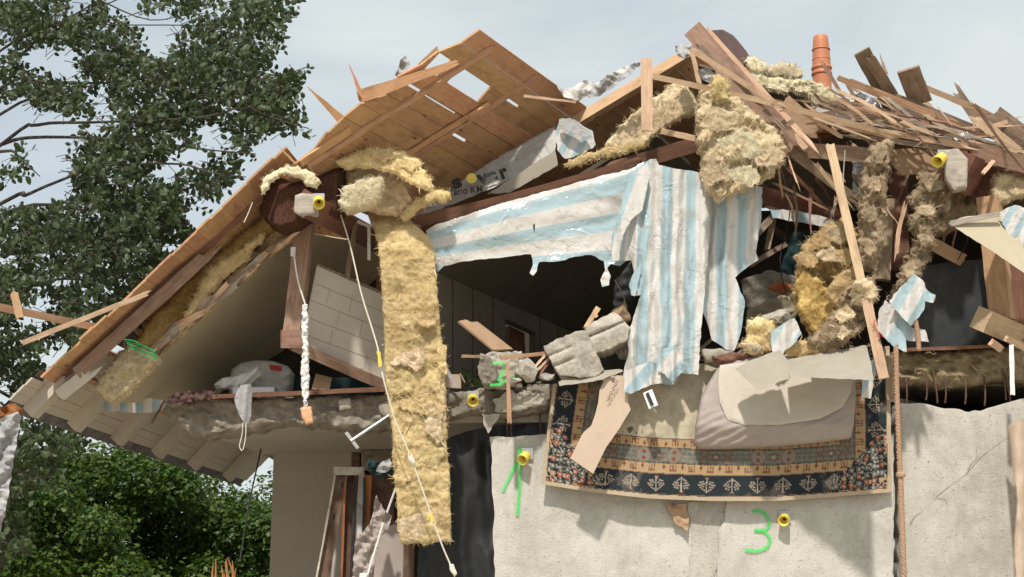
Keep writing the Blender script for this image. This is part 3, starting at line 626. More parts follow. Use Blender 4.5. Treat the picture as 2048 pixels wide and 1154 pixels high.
# boards of the same slope beyond the long rafter, up to the ridge
pb = MB(); RL2 = [(1130, 250), (1180, 222), (1250, 180), (1300, 150), (1395, 92)]
for i in range(22):
    t0, t1 = i / 22, (i + 1) / 22 - .0003
    a0 = (800 + 595 * t0, 446 - 350 * t0); a1 = (800 + 595 * t1, 446 - 350 * t1)
    A0, A1 = PA.at(*a0) + PA.n * .003 * (i % 2), PA.at(*a1) + PA.n * .003 * (i % 2); pb.prism([A0, A1, A1 + D3 * (5 + .1 * (i % 3)), A0 + D3 * (5 + .1 * (i % 3))], PA.n * .022)
pb.build('roof_boarding', W_ROOF, H, frame=fr3)
def on(pl, x, y, off=0): return pl.at(x, y) - pl.n * off
def lay(name, x0, y0, x1, y1, wm, th, mat, parent, pl=PA, off=.0, jit=.004, n_=10, lab=None):
    a, b_ = pl.at(x0, y0), pl.at(x1, y1); X = (b_ - a); Ln = X.length; X.normalize(); W = pl.n.cross(X).normalized(); Z = -pl.n
    m = MB(); v = []; r = random.Random(x0)
    for i in range(n_ + 1):
        c = a + X * (Ln * i / n_); j = r.uniform(-jit, jit)
        for (p, q) in ((-.5, 0), (.5, 0), (.5, 1), (-.5, 1)): v.append(c + W * (wm * p + j) + Z * (off + th * q))
    f_ = [(3, 2, 1, 0), tuple(n_ * 4 + k for k in (0, 1, 2, 3))]
    for i in range(n_):
        for k in range(4): f_.append((i * 4 + k, i * 4 + (k + 1) % 4, i * 4 + 4 + (k + 1) % 4, i * 4 + 4 + k))
    m.add(v, f_); fm = Matrix(((X.x, W.x, Z.x, a.x), (X.y, W.y, Z.y, a.y), (X.z, W.z, Z.z, a.z), (0, 0, 0, 1)))
    o = m.build(name, mat, parent, frame=fm)
    if lab: o['label'] = lab
    return o
lay('roof_batten', 612, 330, 984, 93, .06, .035, W_NEW, panel, off=.002)
lay('roof_batten', 600, 325, 700, 258, .10, .02, W_ROOF, panel, off=.002)
lay('roof_batten', 826, 309, 1072, 153, .055, .03, W_NEW, panel, off=.002)
lay('roof_batten', 770, 330, 975, 203, .05, .03, W_ROOF, panel, off=.02)
lay('long_rafter', 790, 452, 1392, 90, .10, .12, W_NEW, H, off=.001)
lay('roof_batten', 1000, 318, 1120, 250, .05, .03, W_PALE, panel, off=.002)
# --------------------------------------------------- right roof slope remains; deck added to block sun from the attic
ra = P(1398, 128, 15.3); rb = P(2080, 335, 15.3); SR = (rb - ra).normalized(); DR = Vector((.2, 1, 0)).normalized(); NR = DR.cross(SR).normalized()
if NR.z < 0: NR = -NR
fr4 = Matrix(((DR.x, SR.x, NR.x, ra.x), (DR.y, SR.y, NR.y, ra.y), (DR.z, SR.z, NR.z, ra.z), (0, 0, 0, 1)))
pb = MB(); Lq = (rb - ra).length + 2.0; nb = int(Lq / .2); rs = random.Random(9)
for i in range(nb):
    pb.box(ra + SR * (i * .2) + DR * rs.uniform(0, .12) + NR * .003 * (i % 2), DR * 5.2, SR * .1995, NR * .024)
rr = pb.build('roof_boarding', W_OLD, H, frame=fr4)
pb = MB(); pb.box(ra + SR * .2 + NR * .05 + DR * .7, DR * 4.4, SR * (Lq - .4), NR * .03); pb.build('roof_tiles', SHING, rr, frame=fr4)
# ridge pieces with dark shingles
ra2 = Plane((1385, 62, 14.9), (1470, 80, 15.2), (1500, 110, 16.2))
prismpx('ridge_shingles', [(1418, 68), (1440, 66), (1462, 78), (1488, 110), (1500, 132), (1470, 140), (1440, 110)], Plane((1418, 68, 14.9), (1500, 132, 14.9), (1440, 66, 15.5)), .05, SHING, rr)
# chimney pipe
ch = MB(); cb = P(1645, 190, 16.0); s = 16.3 / FP
top = (P(1641, 73, 16.0) - cb); ax = top.normalized(); h = top.length
prof = [(-.4, 20 * s), (0, 20 * s), (.09, 20 * s)]
ch.lathe(cb, ax, [(-.5, 19 * s), (h * .3, 19 * s), (h * .46, 19.2 * s), (h * .60, 18.2 * s), (h * .77, 17.2 * s), (h * .9, 16 * s), (h * .985, 15 * s), (h, 13.8 * s), (h, 11 * s), (h * .8, 10 * s)], 32)
chim = ch.build('chimney_pipe', TERRA, rr, smooth=True)
sp_ = chim.data
for f in (.455, .36):
    c2 = MB(); c2.lathe(cb, ax, [(h * f - .022, 20 * s), (h * f - .014, 21.2 * s), (h * f + .008, 21.2 * s), (h * f + .018, 20 * s)], 32); c2.build('chimney_collar', TERRA, H, smooth=True)
for f in (.60, .77): 
    c2 = MB(); c2.lathe(cb, ax, [(h * f - .006, 18 * s), (h * f - .004, 19.0 * s), (h * f + .006, 18.6 * s), (h * f + .008, 17 * s)], 32); c2.build('chimney_collar', TERRA, H, smooth=True)
# --------------------------------------------------- timber frame of the gable
board('corner_post', 613, 425, 13.8, 586, 668, 13.8, 34, .15, W_REDL, H, sp=(.0, .01), roll=.25)
pur = board('purlin', 612, 408, 13.0, 790, 500, 15.6, 44, .20, W_RED, H, sp=(.0, .0), roll=.1)
pe = patch('sawn_end', [(590, 391), (603, 386), (632, 389), (630, 428), (600, 430), (588, 424)], 12.96, W_GREY, pur, 4, (.02, .12, 0), rnd=.01)
board('post_foot', 562, 678, 13.7, 606, 678, 13.75, 36, .18, W_REDL, H, sp=(.0, .0))
board('bottom_rail', 585, 690, 13.72, 772, 772, 14.2, 22, .12, W_REDL, H, n=8)
board('gable_beam', 816, 447, 13.95, 1275, 325, 13.95, 24, .14, W_RED, H, sp=(.02, .06), n=14, bend=-.03)
board('gable_beam', 1235, 335, 13.99, 1410, 283, 14.5, 30, .14, W_RED, H, sp=(.12, .02), n=8)
board('tie_beam', 1556, 296, 13.9, 1762, 312, 13.95, 30, .14, W_REDL, H, sp=(.04, .1), n=10)
board('attic_beam', 1520, 388, 15.2, 1690, 440, 15.3, 34, .14, W_RED, H, sp=(.02, .04))
board('attic_post', 1797, 345, 14.9, 1800, 540, 14.9, 36, .14, W_RED, H)
board('attic_post', 1770, 400, 14.6, 1762, 560, 14.6, 36, .10, W_OLD, H)
pu2 = board('purlin', 1912, 338, 13.55, 1990, 372, 15.0, 74, .24, W_RED, H, sp=(0, 0))
patch('sawn_end', [(1889, 300), (1916, 297), (1936, 318), (1934, 374), (1908, 380), (1891, 356)], 13.45, W_GREY, pu2, 4, (.03, .14, 0), rnd=.012)
board('corner_post', 1978, 395, 14.0, 2005, 640, 14.0, 42, .16, W_NEW, H, roll=.3)
board('corner_post', 2038, 470, 14.3, 2048, 700, 14.3, 40, .16, W_RED, H)
board('bottom_rail', 1962, 638, 13.75, 2120, 706, 14.6, 44, .18, W_PALE, H, sp=(.0, .0))
board('roof_edge_beam', 1942, 298, 13.8, 2130, 352, 13.9, 34, .16, W_REDL, H, sp=(.12, .02), n=10)
board('roof_edge_beam', 1960, 330, 14.2, 2130, 385, 14.3, 30, .16, W_RED, H)
mr = board('main_rafter', 1388, 62, 14.2, 1588, 292, 13.75, 40, .16, W_REDL, H, sp=(.0, .05), n=12)
board('main_rafter', 1412, 66, 14.25, 1612, 288, 13.7, 23, .14, W_PALE, H, sp=(.02, .12), n=12)
board('loggia_sill', 345, 797, 13.95, 775, 778, 13.95, 9, .2, W_RED, H, n=14, sp=(.05, .02))
print('PA depth', PA(1380, 95), PA(800, 440), PA(600, 320), 'roof z', o3.z, RB.z, ra.z)
# ---------------------------------------------------------------- things on, in and in front of the house
def bd(name, label, cat, group, *a, **k):
    o = board(name, *a, **k); return props(o, label, cat, group)
WALLT = .0
def tri(v): return math.asin(max(-1, min(1, .985 * math.sin(v)))) * .6366
# writing sprayed on the wall
def spray(name, label, strokes, Yf, wpx, parent=None):
    mb_v, mb_f, uvs = [], [], []
    for si, st in enumerate(strokes):
        pts = crom([Vector((x, y, 0)) for x, y in st], 6); n = len(pts); b = len(mb_v); acc = 0
        for i, p in enumerate(pts):
            d = (pts[min(i + 1, n - 1)] - pts[max(i - 1, 0)]).normalized(); nn = Vector((-d.y, d.x, 0)) * wpx * (.62 + .16 * N(i / 5, si, wpx) + .1 * (i in (0, n - 1)))
            for s in (0, 1):
                q = p + nn * (s * 2 - 1); mb_v.append(P(q.x, q.y, Yf - .0025 * si)); uvs.append((i * .1, s))
        for i in range(n - 1): mb_f.append((b + i * 2, b + i * 2 + 1, b + i * 2 + 3, b + i * 2 + 2))
    o = mesh(name, mb_v, mb_f, SPRAY, parent, uv=uvs); o['label'] = label; return o
spray('sprayed_numeral', 'green sprayed numeral 1', [[(1041, 893), (1036, 918), (1022, 948), (1005, 983)], [(1041, 893), (1040, 930), (1038, 980), (1035, 1031)]], 13.985, 9.5, wall)
spray('sprayed_numeral', 'green sprayed numeral 3', [[(1505, 1024), (1520, 1022), (1534, 1034), (1538, 1052), (1526, 1062), (1509, 1060)], [(1509, 1060), (1528, 1063), (1540, 1078), (1534, 1094), (1515, 1102), (1490, 1100)]], 13.944, 9.5, wl)
# yellow survey targets
def target(x, y, Y, label, dx=-4, dy=5, s=1.0):
    t = thing('survey_target', label, 'survey marker', P(x + 4, y - 4, Y), 'yellow survey targets fixed to the ruin')
    a = P(x + 4, y - 4, Y); c = P(x + dx, y + dy, Y - .10 * s); ax = (c - a).normalized(); r = .050 * s
    m = MB(); m.box(a + Vector((-.055 * s, 0, -.05 * s)), (.11 * s, 0, 0), (0, .008, 0), (0, 0, .11 * s)); m.build('mounting_plate', METAL, t)
    m = MB(); L_ = (c - a).length; m.lathe(a, ax, [(L_ * .25, .012), (L_ * .25, r), (L_, r * 1.12), (L_ * 1.02, r * 1.05), (L_ * .96, r * .78), (L_ * .5, r * .62), (L_ * .4, .004)], 20); m.build('plastic_cup', YELLOW, t, smooth=True)
    m = MB(); m.lathe(a, ax, [(L_ * .55, .001), (L_ * .55, r * .3), (L_ * .72, r * .02)], 6); m.build('prism_lens', BLACKM, t)
target(633, 403, 12.93, 'yellow survey target on the sawn grey beam end', 5, 5)
target(942, 798, 13.88, 'yellow survey target on the broken slab edge', 4, 5)
target(1051, 912, 13.97, 'yellow survey target beside the green numeral 1', -7, 8)
target(1566, 1039, 13.93, 'yellow survey target beside the green numeral 3', 1, 3)
target(1884, 316, 13.5, 'yellow survey target under the splintered right roof', -10, 8, 1.1)
# ------------------------------------------------- insulation
def crumple(a, s=1.0, seed=0, fib=None):
    if fib:
        fx, fy, fa = fib; l_ = math.hypot(fx, fy); fx /= l_; fy /= l_; base = crumple(a, s, seed)
        return lambda x, y: base(x, y) - fa * .8 * (1 - 2.6 * abs(N((x * fy - y * fx) / 14 + 1.6 * N(x / 40, y / 40, seed), (x * fx + y * fy) / 46, seed + 2, 3)))
    return lambda x, y: a * 1.0 * N(x / 62 * s, y / 55 * s, seed + 20, 3) - a * .28 * N(x / 18 * s, y / 20 * s, seed + 9, 3) - .008 * N(x / 6, y / 8, seed + 4, 2)
def wool(label, outl, Y, mat=INS, a=.05, sp=3.2, th=.10, rnd=.05, rough=3.5, fz=(120, .04, .0025), name='mineral_wool_batt', group=None, s=1.0, seed=0, cat='insulation', tv=None, fib=None, dens=1.0):
    o = patch(name, outl, Y, mat, None, sp, tv or (0, th, 0), rnd=rnd, rough=rough, disp=crumple(a, s, seed, fib), fuzz=(fz[0], fz[1], fz[2], .4, dens, fib) if fz else None, backnoise=.02)
    return props(o, label, cat, group)
hs = [(735, 428), (752, 418), (790, 418), (820, 440), (855, 470), (868, 500), (872, 560), (880, 640), (886, 700), (890, 770), (892, 830), (893, 890), (899, 950), (902, 1083), (872, 1084), (850, 1091), (836, 1085), (802, 1088), (796, 1040), (792, 985), (784, 905), (786, 880), (778, 820), (770, 745), (768, 650), (762, 560), (757, 500), (746, 455)]
yh = li([(415, 14.0), (450, 13.62), (500, 13.5), (700, 13.55), (900, 13.52), (1090, 13.5)])
o = patch('hanging_insulation_strip', hs, lambda x, y: yh(y), INS, None, 2.6, (0, .12, 0), rnd=.018, rough=1.8, rstep=9, backnoise=.02,
          disp=lambda x, y: (.012 + .026 * min(1, max(0, (y - 560) / 200))) * (T(x / 60, y / 70, 3, 4) - .45) + .035 * N(x / 60, y / 110, 12, 3) + (.003 + .010 * min(1, max(0, (y - 500) / 250))) * (T(x / 19, y / 17, 5, 5) - .4) - .018 * N(x / 40, y / 22, 4, 4)
          - .010 * N(x / 5, y / 8, 6, 3), fuzz=(200, .02, .002, .5, .45, None))
props(o, 'long yellow mineral wool strip hanging from the beam past the slab', 'insulation')
wool('yellow wool blanket draped over the folded batts below the roof boards', [(668, 322), (700, 308), (740, 294), (775, 297), (812, 305), (842, 325), (852, 348), (868, 372), (862, 382), (845, 376), (815, 362), (790, 345), (760, 338), (720, 332), (690, 336)], lambda x, y: 13.3 + (y - 300) * -.002, INS, .05, 2.8, .10, .04, seed=2, fz=(192, 0.031, 0.0020))
wool('dusty folded wool batt wedged between blanket and hanging strip', [(688, 345), (715, 333), (745, 325), (775, 345), (805, 362), (822, 395), (818, 418), (790, 428), (745, 418), (705, 405), (690, 385)], 13.45, INS_D, .07, 3, .2, .06, seed=4)
wool('squared yellow wool end poking out above the hanging strip', [(676, 408), (690, 372), (730, 355), (765, 352), (769, 362), (762, 385), (752, 408), (720, 414), (690, 420)], lambda x, y: 13.2 + (x - 680) * .001, INS_P, .03, 2.8, .22, .03, seed=6)
wool('narrow twisted yellow wool roll pointing at the printed membrane', [(800, 432), (815, 412), (850, 390), (866, 381), (900, 383), (903, 396), (894, 403), (865, 402), (838, 420), (812, 440)], 13.5, INS, .03, 2.8, .08, .04, seed=8)
wool('pale foam scrap lying over the brown carpet bolster', [(520, 372), (535, 350), (560, 335), (578, 327), (600, 334), (622, 344), (641, 362), (632, 376), (612, 372), (600, 356), (582, 350), (560, 350), (540, 362), (530, 388), (522, 385)], 13.0, INS_P, .025, 2.6, .07, .025, seed=10, fz=(40, .02, .002), dens=.4)
wool('yellow wool layer filling the left rafter bay', [(262, 690), (300, 640), (350, 588), (420, 520), (500, 455), (548, 415), (572, 425), (560, 450), (500, 490), (440, 545), (400, 590), (360, 640), (318, 690), (285, 705)], lambda x, y: 13.75, INS_S, .05, 4, .2, .06, seed=12, fz=(72, 0.031, 0.0020), s=.6)
wool('torn amber wool curling over the left ceiling edge', [(400, 560), (440, 520), (480, 500), (530, 460), (525, 480), (490, 520), (440, 560), (400, 610), (372, 640), (366, 630), (390, 590)], 13.62, INS, .05, 3.4, .08, .03, seed=13)
wool('chunk of dusty wool at the foot of the left rafter', [(188, 770), (212, 738), (240, 700), (262, 690), (300, 700), (318, 716), (280, 760), (240, 792), (218, 805), (205, 790)], 13.6, INS_D, .06, 3, .22, .05, seed=14)
wool('dusty wool batt curved under the ridge boards', [(1198, 306), (1215, 280), (1240, 250), (1275, 222), (1306, 196), (1348, 166), (1373, 166), (1392, 200), (1396, 222), (1348, 243), (1320, 262), (1290, 288), (1250, 305), (1215, 316)], 14.45, INS_D, .05, 3.2, .12, .03, seed=16, s=.6, fz=(72, 0.031, 0.0020))
wool('thin frayed wool edge along the top of the gable beam', [(1122, 330), (1150, 315), (1200, 300), (1260, 285), (1300, 280), (1290, 296), (1240, 308), (1190, 318), (1140, 336)], 13.9, INS, .03, 2.8, .06, .02, seed=17, fz=(192, 0.025, 0.0020))
wool('big shaggy wool clump hanging in front of the striped foil', [(1398, 187), (1412, 172), (1431, 150), (1455, 162), (1470, 190), (1498, 216), (1527, 241), (1552, 262), (1572, 291), (1568, 322), (1545, 348), (1500, 372), (1470, 384), (1435, 397), (1420, 376), (1408, 352), (1402, 315), (1394, 250)], lambda x, y: 13.45 + (y - 300) * -.001, INS_D, .16, 2.6, .22, .07, seed=18, fib=(.3, 1, .02),  fz=(744, 0.046, 0.0030, .25), rough=5)
wool('yellow fluff caught at the top of the shaggy clump', [(1420, 180), (1432, 150), (1450, 156), (1462, 175), (1458, 200), (1435, 205)], 13.4, INS, .05, 2.6, .1, .04, seed=19)
wool('pale wool tuft lying on the ridge', [(1487, 122), (1495, 112), (1515, 116), (1532, 126), (1538, 140), (1522, 148), (1500, 142)], 14.4, INS_P, .05, 2.6, .1, .04, seed=20, fz=(156, 0.037, 0.0020))
wool('rounded wool cushion lying on the right roof slope', [(1520, 140), (1535, 130), (1560, 124), (1590, 126), (1602, 138), (1606, 152), (1580, 160), (1545, 156)], 14.5, INS_P, .06, 2.6, .14, .05, seed=22, fz=(192, 0.031, 0.0020))
wool('stringy pale wool fleece sagging below the chimney pipe', [(1488, 150), (1520, 148), (1560, 155), (1600, 158), (1640, 166), (1665, 178), (1676, 196), (1700, 212), (1690, 222), (1668, 214), (1660, 232), (1642, 210), (1630, 216), (1618, 190), (1600, 186), (1585, 176), (1575, 190), (1560, 182), (1530, 178), (1500, 166)], 14.35, INS_P, .09, 2.5, .10, .035, seed=24, fib=(.6, 1, .03),  fz=(624, 0.074, 0.0030, .5), rough=4)
wool('brown dusty wool rope hanging from the tie beam', [(1742, 290), (1768, 280), (1790, 284), (1782, 310), (1776, 350), (1772, 400), (1770, 450), (1764, 500), (1752, 545), (1735, 540), (1716, 532), (1714, 480), (1720, 430), (1722, 380), (1732, 330)], 13.6, INS_B, .12, 2.8, .14, .05, seed=26, fib=(0, 1, .03),  fz=(504, 0.050, 0.0025, .4), rough=4.5)
wool('large curled wool shell leaning behind the long lath', [(1588, 575), (1592, 545), (1600, 505), (1622, 475), (1650, 448), (1690, 436), (1718, 470), (1722, 520), (1712, 560), (1718, 600), (1690, 640), (1655, 672), (1640, 682), (1620, 662), (1600, 630), (1588, 600)], lambda x, y: 13.75 + .25 * math.exp(-((x - 1660) ** 2 + (y - 590) ** 2) / 2200), INS_A, .16, 2.8, .16, .06, seed=28, fib=(1, 1.2, .03),  fz=(384, 0.043, 0.0025, .4), rough=5)
wool('amber inner face of the curled wool shell', [(1592, 560), (1606, 540), (1640, 560), (1668, 600), (1672, 640), (1650, 670), (1622, 655), (1600, 620)], 13.66, INS_S, .05, 3, .06, .03, seed=29, fz=(72, 0.031, 0.0020))
wool('ragged cut wool batt lying across the wool shell', [(1652, 590), (1668, 560), (1705, 530), (1722, 540), (1716, 570), (1690, 596), (1668, 612)], 13.5, INS_A, .06, 2.8, .12, .03, seed=30)
wool('fibrous brown wool log leaning against the long lath', [(1618, 672), (1650, 655), (1672, 620), (1690, 580), (1722, 560), (1748, 552), (1752, 600), (1738, 640), (1712, 668), (1680, 692), (1650, 704), (1630, 690)], 13.45, INS_B, .12, 2.6, .18, .06, seed=32, fib=(-.6, 1, .035),  fz=(504, 0.050, 0.0025, .35), rough=4.5)
wool('stringy grey brown wool trailing from the right purlin', [(1830, 420), (1815, 400), (1842, 370), (1838, 345), (1870, 345), (1905, 355), (1900, 400), (1870, 440), (1868, 480), (1858, 520), (1845, 545), (1815, 570), (1790, 596), (1776, 592), (1796, 560), (1802, 530), (1820, 500), (1836, 470), (1812, 440)], 13.7, INS_B, .13, 2.6, .12, .05, seed=34, fib=(-.35, 1, .03),  fz=(744, 0.056, 0.0025, .4), rough=6)
wool('dark matted wool filling behind the right purlin', [(1850, 350), (1890, 340), (1945, 362), (1965, 400), (1950, 440), (1915, 455), (1880, 470), (1850, 440)], 14.3, INS_B, .14, 3, .2, .06, seed=36, fz=(192, 0.037, 0.0025))
wool('yellow brown wool batt tucked under the right roof edge', [(1985, 352), (2010, 345), (2060, 352), (2100, 360), (2100, 392), (2040, 392), (2000, 412), (1985, 392)], 13.9, INS_D, .06, 3, .18, .05, seed=38)
wool('squared yellow wool lump left of the striped foil scrap', [(1497, 640), (1520, 634), (1545, 640), (1552, 668), (1540, 700), (1498, 700), (1488, 682), (1496, 668)], 13.7, INS, .06, 2.8, .16, .04, seed=40)
wool('small wool lump lying on the pale board edge', [(1572, 690), (1600, 680), (1635, 690), (1640, 704), (1600, 712), (1575, 706)], 13.6, INS, .05, 2.8, .12, .04, seed=42)
wool('small flat wool scrap lying on the mauve mattress corner', [(1478, 690), (1500, 680), (1520, 690), (1526, 708), (1495, 706)], 13.65, INS_D, .04, 2.8, .08, .03, seed=44)
wool('wool strands knotted round the middle of the lath', [(1700, 588), (1712, 560), (1735, 556), (1752, 572), (1758, 590), (1740, 600), (1722, 598)], 13.33, INS_D, .09, 2.6, .10, .04, seed=46, fz=(288, 0.043, 0.0025))
def flap(parent, x, y, rx, ry, Y, mat, seed):
    rs = random.Random(seed); n = 9; ol = []
    for i in range(n):
        t = 6.283 * i / n; k = rs.uniform(.55, 1.35); ol.append((x + rx * k * math.cos(t), y + ry * k * math.sin(t)))
    sx, sy = rs.uniform(-.5, .5), rs.uniform(.5, 1)
    patch('torn_layer', ol, Y, mat, parent, 2.6, (0, .012, 0), rough=3, rstep=5, rnd=.005, fuzz=(30, .03, .002, .6, .9),
          disp=lambda a, b: -.020 * max(0, ((a - x) / rx * sx + (b - y) / ry * sy)) ** 1.5 + .022 * N(a / 14, b / 14, seed, 3))
strip = bpy.data.objects['hanging_insulation_strip']
for i, (x, y, rx, ry) in enumerate(((826, 716, 40, 26), (808, 776, 26, 22), (846, 812, 42, 22), (870, 850, 18, 36), (862, 915, 28, 26), (806, 940, 18, 30), (832, 1050, 30, 30), (850, 640, 26, 14), (884, 720, 10, 40))):
    flap(strip, x, y, rx, ry, 13.47, INS if i % 3 else INS_D, 200 + i)
bl_ = {q['label']: q for q in bpy.data.objects if q.name.startswith('mineral_wool_batt')}
def flaps(key, pts, Y, mats, sd0):
    par = [q for l, q in bl_.items() if key in l][0]
    for i, (x, y, rx, ry) in enumerate(pts): flap(par, x, y, rx, ry, Y, mats[i % len(mats)], sd0 + i)
flaps('big shaggy', ((1445, 240, 42, 30), (1480, 290, 46, 30), (1530, 312, 32, 24), (1435, 335, 28, 36), (1490, 350, 44, 20)), 13.33, (INS_D, INS_P, INS_D), 300)
flaps('large curled', ((1640, 480, 26, 16), (1680, 470, 24, 18), (1612, 520, 20, 18), (1660, 512, 26, 14), (1690, 510, 18, 20)), 13.62, (INS_A, INS_D), 320)
flaps('fibrous brown', ((1655, 660, 20, 14), (1690, 630, 18, 16), (1715, 595, 18, 16), (1680, 665, 22, 12)), 13.36, (INS_B, INS_D), 330)
flaps('brown dusty wool rope', ((1760, 310, 14, 18), (1750, 370, 14, 18), (1745, 430, 16, 18), (1738, 490, 16, 18)), 13.5, (INS_B,), 340)
flaps('stringy grey brown', ((1870, 370, 18, 14), (1850, 420, 18, 14), (1850, 480, 14, 18), (1820, 540, 16, 14)), 13.6, (INS_B, INS_D), 350)
flaps('yellow wool blanket', ((760, 312, 26, 10), (820, 330, 20, 12), (850, 358, 12, 10)), 13.22, (INS,), 360)
# ------------------------------------------------- brown bolster
o = patch('carpet_bolster', [(522, 372), (548, 352), (588, 350), (616, 366), (640, 335), (662, 322), (686, 326), (691, 345), (690, 395), (684, 420), (650, 432), (626, 420), (596, 444), (560, 456), (533, 440), (520, 425)], lambda x, y: 13.15 + max(0, 556 - x - (y - 400) * .15) * .010 + (.14 if x > 616 + (y - 380) * .1 else 0) + max(0, x - 672) * .008 + max(0, 372 - y - max(0, x - 600) * .35) * .010, BROWNF, None, 3.2, (0, .35, 0), rnd=.03, rough=.8, disp=wd(.012))
props(o, 'brown carpet covered bolster jammed under the roof verge', 'bolster')
# ------------------------------------------------- striped vapour barrier
yt = li([(850, 462), (870, 450), (1000, 408), (1130, 372), (1210, 350), (1290, 322)]); yb = li([(850, 540), (870, 548), (885, 532), (930, 521), (1010, 513), (1060, 508), (1100, 526), (1150, 512), (1200, 515), (1225, 534), (1270, 512), (1300, 500)])
Hf = [(852, 462), (870, 450), (1000, 408), (1130, 372), (1200, 352), (1255, 340), (1290, 322), (1300, 400), (1290, 470), (1284, 520), (1266, 510), (1240, 532), (1222, 528), (1214, 536), (1222, 552), (1218, 570), (1204, 574), (1201, 560), (1210, 540), (1208, 522), (1182, 510), (1150, 513), (1120, 522), (1078, 524), (1074, 542), (1066, 552), (1059, 546), (1066, 530), (1062, 508), (1010, 514), (930, 522), (888, 532), (874, 546), (868, 500)]
def uvH(x, y):
    v = (y - yt(x)) / max(20, (li([(850, 540), (1290, 520)])(x) - yt(x))); r = 0
    return (v * 2.5 + .22 + .10 * math.sin(x / 150), x / 100)
def fH(x, y):
    return .035 * N(x / 120, y / 70, 1, 2) + .018 * tri((x * .55 + y) / 17 + 2.5 * N(x / 90, y / 60, 4)) * max(.25, (x - 1000) / 290) + .003 * N(x / 30, y / 24, 2, 3) - .02 * math.sin((y - yt(x)) / 26)
o = patch('striped_vapour_barrier', Hf, lambda x, y: 13.82, FOIL, None, 2.6, (0, .004, 0), rough=1.2, rstep=9, uv=uvH, disp=fH, holes=[[(1067, 444), (1070, 450), (1069, 466), (1066, 455)]])
props(o, 'torn blue and white striped foil stretched below the gable beam', 'plastic sheet')
Vf = [(1258, 372), (1262, 342), (1281, 332), (1300, 318), (1312, 318), (1318, 330), (1345, 336), (1385, 342), (1420, 350), (1425, 400), (1420, 480), (1412, 560), (1404, 640), (1400, 690), (1397, 750), (1378, 748), (1360, 746), (1346, 770), (1320, 766), (1292, 772), (1262, 786), (1249, 784), (1246, 750), (1258, 700), (1252, 670), (1262, 650), (1272, 618), (1282, 590), (1266, 592), (1258, 572), (1268, 545), (1262, 520), (1228, 525), (1222, 505), (1224, 470), (1238, 430)]
def fold(a, p, ph=0): return lambda x, y: a * (.72 * tri(x / p + ph + 1.3 * N(x / 60, y / 160, ph) + y / 240) + .45 * tri(x / (p * .47) + y / 170 + 2 * N(x / 45, y / 120, ph + 9))) * (.5 + .6 * min(1, max(0, (y - 330) / 200))) + .008 * N(x / 18, y / 90, ph + 3, 3) + .02 * N(x / 50, y / 160, ph + 6)
def uvV(x, y): return ((x - 1252 - (y - 500) * -.012 + 5 * N(x / 50, y / 120, 1)) / 47., y / 100)
o = patch('striped_vapour_barrier', Vf, 13.66, FOIL, None, 2.4, (0, .004, 0), rough=1.0, rstep=8, uv=uvV, disp=fold(.065, 9.5))
props(o, 'long crumpled striped foil draped down over the rug top', 'plastic sheet')
V2 = [(1378, 345), (1440, 355), (1500, 372), (1525, 374), (1522, 440), (1512, 505), (1518, 520), (1500, 530), (1478, 548), (1471, 555), (1478, 575), (1490, 602), (1486, 640), (1480, 672), (1468, 702), (1452, 699), (1440, 690), (1424, 680), (1412, 640), (1396, 600), (1378, 580), (1372, 480)]
for k_, (ol, Yk) in enumerate((([(1250, 742), (1300, 722), (1345, 735), (1350, 768), (1325, 765), (1300, 770), (1262, 787), (1248, 783)], 13.58), ([(1318, 700), (1352, 690), (1366, 730), (1362, 745), (1346, 770), (1330, 748), (1316, 742)], 13.54))):
    o = patch('foil_scrap', ol, Yk, FOIL, None, 2.6, (0, .004, 0), rough=1.4, rstep=8, uv=lambda x, y: ((x * .7 + y * .6) / 44., y / 100), disp=fold(.05, 7, 4 + k_)); props(o, ['gathered foil hem bunched at the lower left of the drape', 'small folded foil layer in front of the gathered hem'][k_], 'foil scrap')
o = patch('striped_vapour_barrier', V2, 13.78, FOIL, None, 2.6, (0, .004, 0), rough=1.2, rstep=9, uv=lambda x, y: ((x - 1250 + 4 * N(x / 50, y / 90, 2)) / 41., y / 100), disp=fold(.035, 10, 2))
props(o, 'striped foil flap hanging behind the shaggy wool clump', 'plastic sheet')
o = patch('striped_vapour_barrier', [(1262, 345), (1296, 325), (1300, 345), (1285, 420), (1262, 440), (1246, 470), (1238, 520), (1226, 524), (1222, 500), (1232, 450), (1244, 400)], 13.56, FOIL, None, 2.6, (0, .004, 0), rough=1, rstep=8, uv=lambda x, y: ((x + y * .35) / 70., y / 100), disp=fold(.03, 9, 5))
props(o, 'white folded foil corner gathered at the beam joint', 'plastic sheet')
